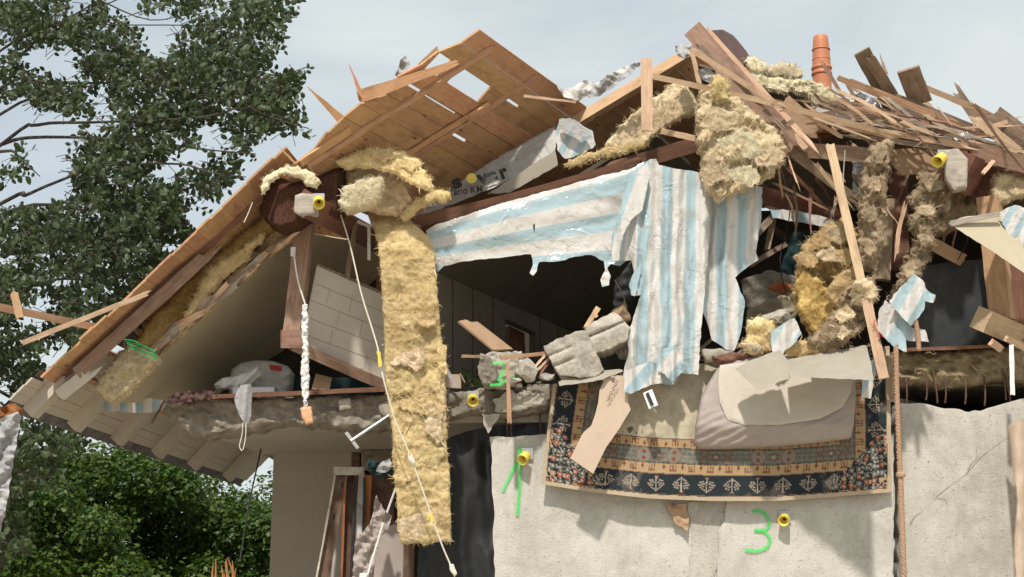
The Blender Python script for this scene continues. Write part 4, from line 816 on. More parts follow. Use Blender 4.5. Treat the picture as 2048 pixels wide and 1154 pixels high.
for ol, Yq, lb, sc_ in (([(1268, 545), (1282, 522), (1278, 560), (1270, 592), (1262, 590), (1258, 570)], 13.6, 'small pointed foil tongue hanging in the dark opening', 60),
                   ([(1778, 603), (1800, 575), (1829, 547), (1845, 560), (1856, 582), (1872, 590), (1866, 606), (1850, 602), (1848, 620), (1822, 654), (1805, 636), (1790, 618)], 13.35, 'bright striped foil scrap wrapped round the rope top', 46),
                   ([(1757, 625), (1770, 600), (1800, 622), (1822, 655), (1850, 660), (1858, 684), (1830, 682), (1812, 680), (1814, 704), (1790, 695), (1775, 682), (1755, 660)], 13.45, 'grey blue foil rag hanging under the bright scrap', 90),
                   ([(1541, 662), (1588, 636), (1604, 668), (1585, 690), (1570, 700), (1556, 722), (1548, 712), (1542, 690)], 13.5, 'pale striped foil scrap lying on the wool lumps', 60),
                   ([(1740, 722), (1754, 715), (1752, 745), (1742, 797), (1722, 795), (1724, 765)], 13.5, 'narrow striped foil ribbon hanging beside the lath foot', 30),
                   ([(1540, 418), (1600, 422), (1668, 440), (1664, 456), (1610, 446), (1545, 436)], 14.9, 'shaded foil strip under the dark attic beam', 60),
                   ([(210, 800), (300, 796), (334, 800), (326, 822), (280, 826), (232, 822), (206, 824)], 14.5, 'faded striped foil strip below the left ceiling edge', 24),
                   ([(1112, 262), (1122, 236), (1150, 240), (1185, 262), (1192, 290), (1170, 306), (1130, 318), (1114, 300)], 14.3, 'striped foil scrap stuffed under the long rafter', 30),
                   ([(1995, 425), (2030, 410), (2090, 430), (2090, 520), (2050, 512), (2018, 470)], 13.55, 'striped foil flap at the right picture edge', 30)):
    o = patch('foil_scrap', ol, Yq, FOIL, None, 2.6, (0, .004, 0), rough=1.6, rstep=8, uv=lambda x, y, s=sc_: ((x * .9 + y * .5) / s if s != 24 else x / 32., y / 100), disp=fold(.03, 9, sc_))
    props(o, lb, 'foil scrap')
o = patch('membrane_scrap', [(1118, 238), (1140, 236), (1180, 262), (1186, 276), (1160, 272), (1140, 262), (1120, 258)], 14.2, GREYM, None, 2.6, (0, .004, 0), rough=1.5, disp=fold(.03, 9, 3)); props(o, 'grey membrane scrap over the striped foil near the rafter', 'membrane scrap')
# printed vapour barrier with lettering
pm = Plane((830, 440, 14.35), (1110, 260, 14.6), (1110, 330, 14.3))
o = patch('printed_membrane', [(828, 436), (870, 398), (940, 350), (1010, 306), (1100, 256), (1114, 262), (1108, 312), (1040, 350), (980, 378), (900, 410), (850, 428)], pm, PRINTM, None, 4, (0, .004, 0), rough=1.5, disp=lambda x, y: .012 * N(x / 24, y / 24, 2, 4))
props(o, 'white printed membrane with black lettering below the long rafter', 'membrane')
pmo = o
b = MB()
for i in range(9):
    x = 935 + i * 19; b.tube([pm.at(x, 365 - (x - 930) * .52) + Vector((0, -.03, 0)), pm.at(x + 14, 390 - (x - 930) * .52) + Vector((0, -.03, 0))], .0025, 4, 1)
for j in range(2):
    b.tube([pm.at(935 + j * 6, 358 + j * 10) + Vector((0, -.03, 0)), pm.at(1105, 268 + j * 12) + Vector((0, -.03, 0))], .0025, 4, 1)
b.build('printed_grid', GREYM, pmo)
def text(body, x, y, x2, y2, hpx, Y, mat, parent, name='lettering', bold=0.0):
    cu = bpy.data.curves.new('lettering', 'FONT'); cu.body = body; cu.size = 1; cu.extrude = .01; cu.offset = bold
    to = bpy.data.objects.new('lettering_source', cu); col.objects.link(to); bpy.context.view_layer.update()
    me = bpy.data.meshes.new_from_object(to); bpy.data.objects.remove(to)
    a = P(x, y, Y); b_ = P(x2, y2, Y); X = b_ - a; xs = [v.co.x for v in me.vertices]; ln = max(xs) - min(xs); X.normalize(); s = (b_ - a).length / ln
    Z = Vector((0, -1, 0)); Yx = Z.cross(X).normalized(); hh = hpx * Y / FP / .72; 
    m = Matrix(((X.x * s, Yx.x * hh, Z.x * .1, a.x), (X.y * s, Yx.y * hh, Z.y * .1, a.y), (X.z * s, Yx.z * hh, Z.z * .1, a.z), (0, 0, 0, 1)))
    me.transform(m); c = a.copy(); me.transform(Matrix.Translation(-c))
    me.materials.clear(); return link(name, me, mat, parent, Matrix.Translation(c))
text('s', 908, 378, 926, 371, 28, 14.28, INK, pmo, bold=.05)
text('ve', 959, 369, 1000, 359, 30, 14.28, INK, pmo, bold=.05)
text('r', 1003, 358, 1018, 353, 30, 14.28, INK, pmo, bold=.05)
text('Vario KM', 897, 391, 966, 384, 16, 14.26, INK, pmo, bold=.012)
b = MB(); b.lathe(P(943, 357, 14.27), (0, -1, 0), [(0, .001), (0, .055), (.008, .055), (.008, .001)], 24); b.build('printed_dot', YELLOW, pmo)
props(patch('white_trim_board', [(975, 388), (1110, 300), (1116, 330), (1020, 385)], 14.2, GYPS_L, None, 5, (0, .02, 0), rough=1), 'pale trim board lying beside the printed membrane', 'board')
# ------------------------------------------------- rug
ruL = li([(768, 1106), (860, 1093), (968, 1083)]); ruR = li([(690, 1779), (985, 1784)])
rub = li([(1083, 968), (1180, 984), (1300, 997), (1420, 1002), (1550, 1002), (1650, 995), (1784, 984)])
rut = li([(1106, 768), (1300, 740), (1779, 692)])
PXM = 14 / FP
def rugcol(x, y):
    xl, xr = ruL(y), ruR(y); u = (x - xl) * PXM; ur = (xr - x) * PXM; v = (rub(x) - y) * PXM
    side = min(u, ur); d = min(side, v); along = v if side < v else u
    CR, CN, TN, NV, GB, RD, WH = (.47, .41, .30), (.48, .38, .27), (.42, .29, .165), (.028, .035, .040), (.14, .14, .12), (.20, .06, .035), (.42, .37, .31)
    if d < .045: return (*CN, 1) if d < .04 else (*NV, 1)
    a, b_ = side, v
    if a < .62 and b_ < .62 and (a - .045) + (b_ - .045) < .62 and not (a > .26 and b_ > .30 and a + b_ > .70):   # corner bouquet
        h = noise.cell(Vector((a * 22, b_ * 22, 1))); h2 = N(a * 40, b_ * 40, 2)
        cxm, cym = (math.floor(a / .075) + .5) * .075, (math.floor(b_ / .075) + .5) * .075
        cxm += .02 * math.sin(cym * 91); cym += .02 * math.sin(cxm * 77)
        r = math.hypot(a - cxm, b_ - cym); hh = noise.cell(Vector((cxm * 50, cym * 50, 3)))
        if r < .012: return (*WH, 1)
        if r < .030 + .004 * math.sin(math.atan2(b_ - cym, a - cxm) * 6): return (*((.32, .10, .05) if hh > .2 else (.45, .25, .12) if hh > -.2 else GB), 1)
        return (*(WH if h2 > .22 else NV), 1)
    if d < .255:   # navy band with sprays
        if d > .247 or d < .051: return (.20, .12, .08, 1)
        per = .25; i = math.floor(along / per); t = (along / per - i - .5) * per; s = (d - .15) * (1 if i % 2 else -1)
        if abs(t) < .005 and abs(s) < .07: return (*WH, 1)
        for ex, ey in ((.022, .05), (.042, .036), (.06, .018), (.036, .012), (.075, -.002), (.052, -.008), (.026, -.014), (.06, -.03), (.036, -.036), (.0, .066)):
            if ((abs(t) - ex) / .011) ** 2 + ((s - ey) / .0085) ** 2 < 1: return (.33, .275, .215, 1)
        if abs(s + .07) < .009 and abs(t) < .02: return (.24, .12, .08, 1)
        return (*NV, 1)
    if d < .60:
        s = d - .43; per = 1.13; t = (along / per - math.floor(along / per) - .5) * per; te = .565 - abs(t)
        if abs(s) < .08:
            for c0, R in ((abs(t), .034), (abs(abs(t) - .11), .036), (te, .04)):
                rr_ = math.hypot(c0, s if R != .036 else abs(s) - .035)
                if rr_ < .011 and R != .036: return (*WH, 1)
                if abs(rr_ - R) < .006: return (.19, .08, .055, 1)
            hx = abs(te - .15); hr = math.hypot(hx, s)
            if abs(hr - .075) < .007: return (.20, .12, .09, 1)
            if hr < .068:
                if math.hypot(hx - .0, abs(s) - .032) < .020: return (.25, .075, .045, 1)
                return (.22, .21, .18, 1)
            if abs(abs(s) - .045) < .005 or abs(s) < .004 or abs(math.sin(t * 60)) > .985: return (.22, .21, .175, 1)
            if abs(abs(s) - .075) < .004: return (*NV, 1)
            return (*GB, 1)
        q = abs(s) - .08; tp = .092; tt = (t / tp - math.floor(t / tp) - .5) * tp; k = int(math.floor(t / tp)) % 2
        if k and abs(tt) < .034 and .01 < q < .082:
            if abs(tt) < .007 or abs(abs(tt) - .026) < .005 or abs(q - .066) < .006: return (.20, .085, .05, 1)
        if not k and q < .06 and abs(tt) < .005 + max(0, .016 - abs(q - .03)) * .8: return (*RD, 1)
        if d > .592: return (*NV, 1)
        return (*TN, 1)
    # field with a dark leaf scroll near the corner
    if side < .95 and v > .62 and v < .76 and math.sin(side * 40) * .03 + .66 > v > .64 + .02 * math.sin(side * 90): return (.13, .11, .085, 1)
    n = N(x / 26, y / 26, 5, 5)
    return (CR[0] * (1 + .25 * n), CR[1] * (1 + .25 * n), CR[2] * (1 + .28 * n), 1)
rug_ol = [(1106, 768), (1300, 740), (1500, 715), (1779, 692), (1784, 984)] + [(x, rub(x)) for x in (1730, 1690, 1650, 1600, 1550, 1480, 1420, 1360, 1300, 1240, 1180, 1130)] + [(1083, 968), (1088, 920), (1096, 850)]
o = patch('patterned_rug', rug_ol, lambda x, y: 13.95 - .13 * min(1, max(0, (y - 700) / 150)) + .04 * ((x - 1430) / 350) ** 2, RUGM, None, 1.6, (0, .012, 0), cols=rugcol,
          disp=lambda x, y: .03 * N(x / 130, y / 200, 2) + .012 * math.sin(x / 37 + N(x / 90, y / 90, 2)) * max(0, (y - 800) / 200))
props(o, 'oriental rug with navy border hanging over the wall', 'rug')
# ------------------------------------------------- mattress, boards over the rug
M_ol = [(1415, 770), (1436, 735), (1450, 722), (1520, 712), (1640, 712), (1690, 720), (1710, 745), (1712, 790), (1708, 850), (1702, 876), (1640, 884), (1560, 892), (1450, 897), (1402, 897), (1391, 888), (1393, 850), (1402, 800)]
mt = thing('foam_mattress', 'mauve sheeted foam mattress lying over the rug and slab edge', 'mattress', P(1550, 897, 13.5))
ym = lambda x, y: 13.72 - .10 * min(1, max(0, (y - 730) / 120)) + (0.0 if y < 855 - (x - 1400) * .02 else .09 * ((y - (855 - (x - 1400) * .02)) / 40))
patch('fitted_sheet', M_ol, ym, MAUVE, mt, 3.2, (0, .14, 0), rnd=.045, disp=lambda x, y: .006 * math.sin((x + y * 2.2) / 6 + N(x / 50, y / 50)) * (y > 820) + .012 * N(x / 60, y / 40, 3))
patch('cream_underside', [(1440, 730), (1560, 714), (1690, 724), (1706, 752), (1703, 785), (1685, 815), (1640, 838), (1560, 850), (1490, 850), (1455, 838), (1440, 805), (1436, 765)], lambda x, y: ym(x, y) - .022, PADW, mt, 4, (0, .02, 0), rnd=.012, disp=lambda x, y: .008 * N(x / 60, y / 60, 3))
p1 = Plane((1472, 738, 13.40), (1581, 753, 13.15), (1517, 780, 13.15))
props(patch('plasterboard_piece', [(1472, 738), (1500, 722), (1560, 700), (1576, 722), (1582, 755), (1518, 781)], p1, GYPS_L, None, 4, (0, .02, 0.005), rough=1.2, disp=lambda x, y: .01 * N(x / 20, y / 20)), 'small pale plasterboard piece pointing down over the mattress', 'board piece')
p2 = Plane((1574, 722, 13.45), (1735, 690, 13.5), (1580, 753, 13.1))
props(patch('plasterboard_sheet', [(1574, 720), (1640, 706), (1732, 690), (1742, 725), (1748, 760), (1690, 758), (1580, 754)], p2, GYPS_L, None, 4, (0, .02, .004), rough=1.0), 'large pale plasterboard sheet projecting above the mattress', 'board piece')
props(prismpx('torn_hardboard', [(1140, 917), (1186, 948), (1212, 895), (1238, 858), (1261, 820), (1255, 800), (1262, 775), (1244, 752), (1213, 751), (1199, 780), (1196, 806), (1190, 830), (1182, 852), (1166, 866)], Plane((1140, 917, 13.6), (1186, 948, 13.6), (1244, 752, 13.68)), .02, CARD, None), 'pale torn hardboard panel leaning on the rug', 'panel')
sb_ = MB()
for k in range(9): sb_.tube([P(1212 + k * 2.2 + (k % 3), 802 - k * 4.5, 13.6), P(1219 + k * 2.2, 799 - k * 4.5 + (k % 2) * 3, 13.6), P(1214 + k * 2.2, 796 - k * 4.5, 13.6)], .0025, 4, 2)
sb_.build('pencil_scribble', INK, bpy.data.objects['torn_hardboard'])
props(patch('flat_slate_board', [(1117, 764), (1150, 750), (1200, 742), (1240, 738), (1250, 742), (1200, 760), (1150, 768), (1119, 772)], lambda x, y: 13.7 - (y - 740) * .006, GYPS_L, None, 3, (0, .03, 0), rough=1), 'thin whitish board under the concrete blocks', 'board')
pk = thing('striped_packet', 'small black and white packet tucked below the draped foil', 'packet', P(1300, 815, 13.55))
m = MB(); a = P(1286, 786, 13.55); m.box(a, P(1304, 778, 13.55) - a, P(1298, 818, 13.52) - a, (0, .02, 0)); m.build('paper_sleeve', WHITEP, pk)
m = MB(); a = P(1291, 787, 13.53); m.box(a, P(1297, 784, 13.53) - a, P(1302, 812, 13.505) - a, (0, .006, 0)); m.build('dark_band', BLACKM, pk)
props(patch('brown_paper_scrap', [(1333, 1005), (1372, 1008), (1377, 1030), (1375, 1062), (1352, 1048), (1340, 1026)], 13.93, CARDB, None, 3, (0, .01, 0), rough=1.5, disp=lambda x, y: -.04 * T(x / 20, y / 20)), 'torn brown paper scrap stuck to the wall under the rug', 'paper scrap')
# ------------------------------------------------- rubble on the slab
def chunk(label, outl, Y, mat=CONC_L, th=.3, a=.03, rough=2, name='concrete_chunk', rnd=.006, group=None, disp=None):
    return props(patch(name, outl, Y, mat, None, 3, (.04, th, 0), rough=rough, rnd=rnd, disp=disp or (lambda x, y: a * .5 * N(x / 7, y / 7, 3, 3) + a * N(x / 26, y / 22, 5))), label, 'rubble', group)
def groove(x0, y0, x1, y1, w):
    l = math.hypot(x1 - x0, y1 - y0); nx, ny = -(y1 - y0) / l, (x1 - x0) / l
    return lambda x, y: abs((x - x0) * nx + (y - y0) * ny) < w
gA = lambda x, y: ((x - 1095) * .42 + (y - 712))
def dA(x, y):
    q = gA(x, y); return .006 * N(x / 6, y / 6, 3, 3) + .012 * N(x / 34, y / 30, 3) + max(0, x - 1160) * .002 + (.05 * math.exp(-((q - 2) / 3) ** 2) + .03 / (1 + math.exp(q)) + .035 * math.exp(-((q - 26) / 3) ** 2)) / (1 + math.exp((x - 1148) / 2))
chunk('grooved concrete block with white mortar, left of the pair', [(1087, 692), (1120, 676), (1150, 662), (1172, 661), (1182, 680), (1194, 710), (1208, 738), (1196, 750), (1160, 756), (1120, 750), (1110, 735), (1098, 716)], 13.55, CONC_L, .45, rnd=.003, disp=dA)
chunk('grooved concrete block leaning on its neighbour, nearer the foil', [(1169, 656), (1200, 636), (1228, 624), (1248, 640), (1260, 655), (1254, 680), (1225, 694), (1192, 706), (1180, 680)], 13.6, CONC_L, .4, rnd=.003, disp=lambda x, y: .006 * N(x / 6, y / 6, 8, 3) + .012 * N(x / 34, y / 30, 8) + max(0, 650 - y) * .004 + .05 * math.exp(-(((x - 1169) * .42 + y - 677) / 3) ** 2))
c3 = chunk('rubble lump carrying the sprayed green mark', [(962, 712), (980, 704), (1044, 702), (1046, 716), (1036, 740), (1025, 768), (1000, 774), (966, 772), (960, 745)], 13.75, CONC_L, .3)
spray('sprayed_numeral', 'green sprayed numeral 2', [[(985, 726), (1005, 727), (1010, 738), (1002, 750), (996, 762)], [(980, 770), (1000, 768), (1012, 760), (1030, 756)]], 13.66, 9, c3)
chunk('dark plaster flake at the left end of the rubble', [(960, 706), (975, 712), (988, 735), (995, 752), (985, 770), (964, 770), (956, 740)], 13.66, CONC_D, .12)
props(rock('concrete_chunk', 1053, 740, 13.6, 26, 26, CONC_L, seed=3), 'jagged grey lump left of the grooved blocks', 'rubble')
props(rock('concrete_chunk', 1095, 752, 13.6, 17, 15, CONC, seed=5), 'small dark lump wedged below the grooved blocks', 'rubble')
props(rock('concrete_chunk', 1030, 762, 13.6, 17, 10, CONC_L, seed=8), 'low crumbly lump on the slab edge beside the sprayed mark', 'rubble')
props(rock('concrete_chunk', 1556, 640, 14.0, 32, 26, CONC_L, seed=11), 'angular grey stone above the yellow wool lumps', 'rubble')
props(rock('concrete_chunk', 1246, 700, 13.95, 22, 24, CONC, seed=13), 'grey lump half hidden by the draped foil', 'rubble')
rs = random.Random(21)
for i in range(26):
    x = rs.uniform(1000, 1240); y = 768 - (x - 1000) * .06 + rs.uniform(-6, 8)
    props(rock('rubble_crumb', x, y, 13.7 + rs.uniform(-.1, .2), rs.uniform(3, 8), rs.uniform(3, 6), rs.choice([CONC_L, CONC, CONC_L]), seed=30 + i), 'loose crumb of concrete on the slab edge', 'rubble', 'crumbs on the slab edge')
for i in range(20):
    x = rs.uniform(1480, 1740); y = 706 - (x - 1480) * .03 + rs.uniform(-8, 6)
    props(rock('rubble_crumb', x, y, 13.7 + rs.uniform(-.1, .2), rs.uniform(3, 9), rs.uniform(3, 7), rs.choice([INS_D, CONC, CARDB]), seed=70 + i), 'loose crumb of debris behind the mattress', 'rubble', 'crumbs behind the mattress')
for (x0, y0, x1, y1, lb) in ((1073, 742, 1100, 715, 'thin split stick between rubble and block, upper one'), (1066, 738, 1092, 708, 'thin split stick between rubble and block, lower one'), (1080, 748, 1098, 724, 'short dark stick under the split ones')):
    bd('broken_stick', lb, 'stick', 'sticks in the rubble', x0, y0, 13.6, x1, y1, 13.7, 5, .02, W_PALE if 'dark' not in lb else W_RED, sp=(.03, .03))
bd('broken_stick', 'orange brown lath lying along the top of the rubble', 'stick', None, 1000, 716, 13.6, 1098, 706, 13.7, 8, .02, W_NEW, sp=(.03, .05))
props(prismpx('cupboard_panel', [(915, 645), (930, 642), (940, 647), (953, 646), (1024, 701), (985, 702)], Plane((915, 645, 13.9), (1024, 701, 14.2), (985, 702, 13.9)), .02, CARDB, None), 'brown hardboard panel tilted in the dark opening', 'panel')
bd('thin_slat', 'thin slat jutting left from the rubble', 'slat', None, 923, 712, 13.7, 968, 713, 13.8, 6, .02, CARDB)
bd('hanging_lath', 'short orange lath dangling across the slab edge', 'lath', None, 1015, 726, 13.6, 1019, 847, 13.6, 8, .02, W_NEW, sp=(.01, .01), taper=(.8, 1.2))
bd('grey_rail', 'slanted dark metal rail beside the hanging wool strip', 'rail', None, 889, 730, 13.9, 912, 773, 13.9, 7, .02, METAL, sp=(0, 0))
cbx = thing('cardboard_box', 'small open cardboard box behind the hanging wool strip', 'box', P(910, 775, 14.2))
m = MB(); a = P(888, 775, 14.2); m.box(a, (.17, .05, 0), (-.05, .15, 0), (0, 0, .14)); m.build('carton', CARD, cbx)
m = MB(); a = P(920, 747, 14.2); m.prism([a, a + Vector((.05, -.06, -.1)), a + Vector((.04, .1, -.1)), a + Vector((-.02, .15, 0))], (.004, 0, .004)); m.build('flap', CARD, cbx)
lp = thing('potted_plant', 'small dark green plant behind the slab edge', 'plant', P(950, 775, 14.3))
m = MB(); rs = random.Random(4)
for i in range(60):
    c = P(rs.uniform(925, 978), rs.uniform(742, 772), 14.25 + rs.uniform(-.1, .1)); d = Vector((rs.uniform(-1, 1), rs.uniform(-1, .2), rs.uniform(-.2, .8))).normalized() * .07; s = d.cross(Vector((.1, 1, .3))).normalized() * .014
    m.add([c, c + d * .5 + s, c + d, c + d * .5 - s], [(0, 1, 2, 3)])
m.build('leaves', LEAF3, lp); m = MB(); m.lathe(P(950, 775, 14.3), (0, 0, 1), [(0, .05), (.08, .07), (.08, .001)]); m.build('pot', CONC_D, lp)
# ------------------------------------------------- loose timber of the broken roof, right side
T_ = 'splintered roof timbers on the right slope'
R = [
 ('roof_plank', 'wide upright plank, left of the two standing against the sky', 1723, 102, 14.0, 1782, 212, 14.45, 33, .024, W_OLD, dict(sp=(.0, .05), m=5)),
 ('roof_plank', 'second plank layered over the left upright plank', 1742, 120, 13.95, 1800, 215, 14.4, 22, .022, W_OLD, dict(sp=(.04, .04))),
 ('wood_splinter', 'thin dark splinter beside the left upright plank', 1760, 108, 14.5, 1771, 148, 14.5, 8, .02, W_OLD, dict(taper=(.1, 1.2))),
 ('roof_plank', 'short thick upright plank, right of the two against the sky', 1816, 138, 14.0, 1842, 206, 14.3, 44, .035, W_OLD, dict(sp=(0, 0), roll=.12)),
 ('roof_lath', 'long straight lath crossing in front of the left upright plank', 1675, 155, 14.1, 1845, 228, 14.1, 11, .03, W_NEW, dict(n=10)),
 ('roof_lath', 'doubled lath just above the long straight one', 1700, 164, 14.15, 1905, 244, 14.05, 15, .03, W_NEW, dict(sp=(.05, .08), n=10)),
 ('roof_lath', 'long pale lath slanting down to the right picture edge', 1852, 176, 14.3, 1945, 214, 14.3, 12, .03, W_PALE, dict(sp=(.15, .05))),
 ('roof_lath', 'square batten continuing the pale lath to the picture edge', 1945, 214, 14.28, 2120, 308, 14.3, 16, .04, W_NEW, dict(sp=(.02, .0), n=10)),
 ('roof_plank', 'short dark plank behind the pale lath', 1918, 188, 14.5, 1968, 262, 14.4, 18, .02, W_OLD, dict(sp=(.15, .04))),
 ('roof_lath', 'orange lath lying over the grey ones below the foil', 1704, 217, 13.95, 1882, 246, 13.95, 12, .03, W_NEW, dict(sp=(.02, .14), n=10)),
 ('roof_lath', 'white painted lath under the ridge fleece', 1628, 218, 13.95, 1772, 260, 13.95, 11, .03, WHITEP, dict(sp=(.03, .2))),
 ('roof_lath', 'long twisted lath from the vertical plank to the right slope', 1304, 152, 13.55, 1545, 206, 13.6, 11, .03, W_PALE, dict(sp=(.02, .03), n=10)),
 ('roof_lath', 'middle lath of the fan under the white painted one', 1545, 206, 13.6, 1780, 268, 13.75, 12, .03, W_PALE, dict(sp=(.03, .2), n=10)),
 ('roof_lath', 'lower lath of the fan meeting the tie beam', 1620, 236, 13.7, 1790, 276, 13.8, 9, .025, W_PALE, dict(sp=(.05, .15))),
 ('roof_lath', 'short kinked lath under the fan', 1625, 240, 13.75, 1680, 272, 13.8, 8, .025, W_PALE, dict(sp=(.03, .05))),
 ('roof_lath', 'lath running down the face of the main rafter', 1381, 98, 13.7, 1560, 212, 13.6, 12, .03, W_PALE, dict(sp=(.02, .12), n=10)),
 ('roof_lath', 'thin lath beside the main rafter top', 1400, 90, 13.75, 1560, 250, 13.66, 9, .03, W_OLD, dict(sp=(.02, .14), n=10)),
 ('roof_plank', 'dark weathered plank lying through the middle of the heap', 1730, 236, 14.0, 1966, 300, 13.9, 20, .03, W_OLD, dict(sp=(.1, .1), n=10)),
 ('roof_plank', 'grey board under the dark weathered plank', 1820, 232, 14.1, 2010, 330, 14.0, 26, .03, W_OLD, dict(sp=(.1, .1), n=10)),
 ('roof_plank', 'broad brown board behind the orange lath', 1780, 200, 14.3, 1935, 262, 14.2, 34, .03, W_OLD, dict(sp=(.08, .1))),
 ('roof_plank', 'light sapwood board leaning at the right of the heap', 1952, 236, 14.05, 2030, 300, 13.95, 22, .03, W_PALE, dict(sp=(.06, .12))),
 ('roof_plank', 'dark board slanting at the right picture edge', 1990, 232, 14.2, 2110, 318, 14.1, 40, .03, W_OLD, dict(sp=(.06, .02))),
 ('roof_plank', 'narrow board ending above the right purlin', 1760, 262, 13.8, 1930, 292, 13.7, 12, .03, W_PALE, dict(sp=(.1, .12), n=10)),
 ('roof_plank', 'grey narrow board along the purlin top', 1700, 270, 13.85, 1910, 300, 13.75, 10, .03, W_OLD, dict(sp=(.15, .12), n=10)),
 ('roof_lath', 'stub of lath sticking down from the right edge beam', 1987, 322, 13.7, 1965, 347, 13.6, 8, .02, W_PALE, dict(sp=(.01, .01))),
 ('roof_plank', 'dark sagging plank behind the main rafter', 1568, 205, 14.3, 1632, 262, 14.2, 34, .02, CARDB, dict(sp=(.04, .04))),
 ('broken_rafter', 'broken rafter continuing below the tie beam', 1578, 300, 13.85, 1712, 400, 13.95, 20, .08, W_OLD, dict(sp=(.06, .12), n=10)),
 ('long_lath', 'long pale lath running down past the striped ribbon', 1660, 290, 13.5, 1722, 560, 13.4, 17, .03, W_PALE, dict(sp=(.04, .03), n=12)),
 ('long_lath', 'lower half of the pale lath ending over the mattress', 1724, 560, 13.38, 1768, 757, 13.3, 20, .03, W_PALE, dict(sp=(.05, .0), n=10)),
 ('roof_lath', 'broken lath splinters beside the tie beam', 1635, 330, 13.7, 1690, 400, 13.8, 8, .02, W_PALE, dict(sp=(.1, .1))),
 ('roof_plank', 'vertical pale plank hanging in front of the ridge boards', 1293, 117, 13.6, 1294, 262, 13.6, 23, .03, W_PALE, dict(sp=(.0, .01), m=5)),
 ('roof_lath', 'thin lath hanging from the ridge', 1383, 100, 13.9, 1401, 176, 13.9, 9, .02, W_PALE, dict()),
 ('roof_lath', 'short pale lath poking left of the shaggy clump', 1323, 262, 13.95, 1396, 278, 13.7, 12, .03, W_PALE, dict(sp=(.01, .03))),
 ('roof_lath', 'thin stick lying across the rafter below the torn roof', 1048, 192, 13.7, 1152, 204, 13.6, 5, .015, W_PALE, dict(taper=(1.2, .8))),
 ('roof_plank', 'loose plank lying along the front of the torn roof', 728, 190, 12.85, 908, 128, 12.95, 26, .03, W_ROOF, dict(sp=(.05, .05), taper=(1, .5), n=10)),
 ('roof_lath', 'lath rising behind the torn roof panel', 815, 158, 13.2, 875, 100, 13.2, 14, .03, W_NEW, dict(sp=(.02, .02))),
 ('wood_splinter', 'thick pointed splinter leaning left above the verge', 690, 246, 13.2, 614, 173, 13.0, 20, .04, W_ROOF, dict(taper=(1, .08), n=6)),
 ('wood_splinter', 'upright needle splinter above the verge', 730, 208, 13.2, 697, 126, 13.1, 13, .03, W_ROOF, dict(taper=(1, .06))),
 ('wood_splinter', 'small splinter between needle and roof board', 722, 200, 13.2, 714, 184, 13.1, 8, .03, W_NEW, dict(taper=(1, .1))),
 ('wood_splinter', 'fine splinter above the carpet bolster', 592, 328, 13.0, 554, 289, 12.9, 5, .02, W_ROOF, dict(taper=(1, .1))),
 ('roof_lath', 'orange lath reaching left past the tree', 205, 657, 13.3, -60, 602, 12.4, 15, .04, W_NEW, dict(sp=(.01, .01), n=8)),
 ('roof_lath', 'short cross piece nailed to the orange lath', 28, 585, 12.55, 40, 637, 12.55, 15, .03, W_NEW, dict(sp=(.02, .02))),
 ('roof_lath', 'thin lath slanting over the orange one', 44, 686, 12.6, 292, 588, 13.1, 10, .025, W_PALE, dict(sp=(.01, .04), n=8)),
 ('broken_plank', 'brown board stub against the blue grey foil rag', 1850, 480, 14.0, 1925, 520, 14.2, 26, .03, CARDB, dict(sp=(.03, .03))),
 ('broken_plank', 'pale stake leaning under the wool log', 1658, 700, 13.55, 1728, 615, 13.7, 18, .05, W_PALE, dict(sp=(.0, .03), taper=(1.3, .7))),
 ('attic_lath', 'tan lath deep in the attic beside the foil edge', 1512, 470, 14.9, 1548, 430, 15.3, 14, .05, W_OLD, dict()),
 ('attic_lath', 'second tan lath forming a corner deep in the attic', 1548, 432, 15.3, 1534, 500, 15.2, 12, .05, W_OLD, dict()),
 ('attic_lath', 'long pale lath lying low in the attic gloom', 1500, 530, 14.9, 1572, 488, 15.3, 10, .03, W_OLD, dict()),
 ('attic_lath', 'dark lath behind the striped foil flap', 1520, 440, 15.4, 1640, 520, 15.9, 12, .05, W_BROWN, dict()),
 ('picture_frame_lath', 'narrow upright lath of the little frame by the purlin', 713, 440, 14.0, 693, 560, 14.0, 10, .03, W_OLD, dict()),
 ('picture_frame_lath', 'white edged lath beside the little frame', 738, 450, 14.0, 738, 520, 14.0, 6, .03, WHITEP, dict()),
 ('picture_frame_lath', 'short top lath of the little frame', 708, 440, 14.0, 742, 455, 14.0, 6, .03, WHITEP, dict()),
 ('brown_board', 'red brown board standing behind the hanging strip', 764, 540, 14.3, 764, 610, 14.3, 22, .03, W_RED, dict()),
 ('white_stick', 'thin white stick hanging at the right wall top', 2023, 690, 13.6, 2025, 790, 13.6, 9, .02, WHITEP, dict()),
 ('timber_stub', 'short pale timber stub under the right rail', 1982, 684, 13.7, 2002, 698, 13.8, 14, .04, W_PALE, dict()),
 ('timber_stub', 'second timber stub right of the rope', 2012, 676, 13.7, 2060, 702, 13.9, 12, .04, W_PALE, dict()),
 ('tall_trim', 'narrow brown trim behind the lath foot', 1779, 712, 13.8, 1781, 800, 13.8, 14, .03, W_OLD, dict()),
]
for (nm, lb, x0, y0, Y0, x1, y1, Y1, wp, th, mt_, kw) in R:
    ct = {'roof_plank': 'plank', 'wood_splinter': 'splinter', 'roof_lath': 'lath', 'broken_rafter': 'rafter', 'long_lath': 'lath', 'broken_plank': 'plank', 'attic_lath': 'lath', 'picture_frame_lath': 'lath', 'brown_board': 'board', 'white_stick': 'stick', 'timber_stub': 'timber', 'tall_trim': 'trim'}[nm]
    bd(nm, lb, ct, T_ if (x0 > 1500 and y0 < 330) else None, x0, y0, Y0, x1, y1, Y1, wp, th, mt_, **kw)
rs = random.Random(77)
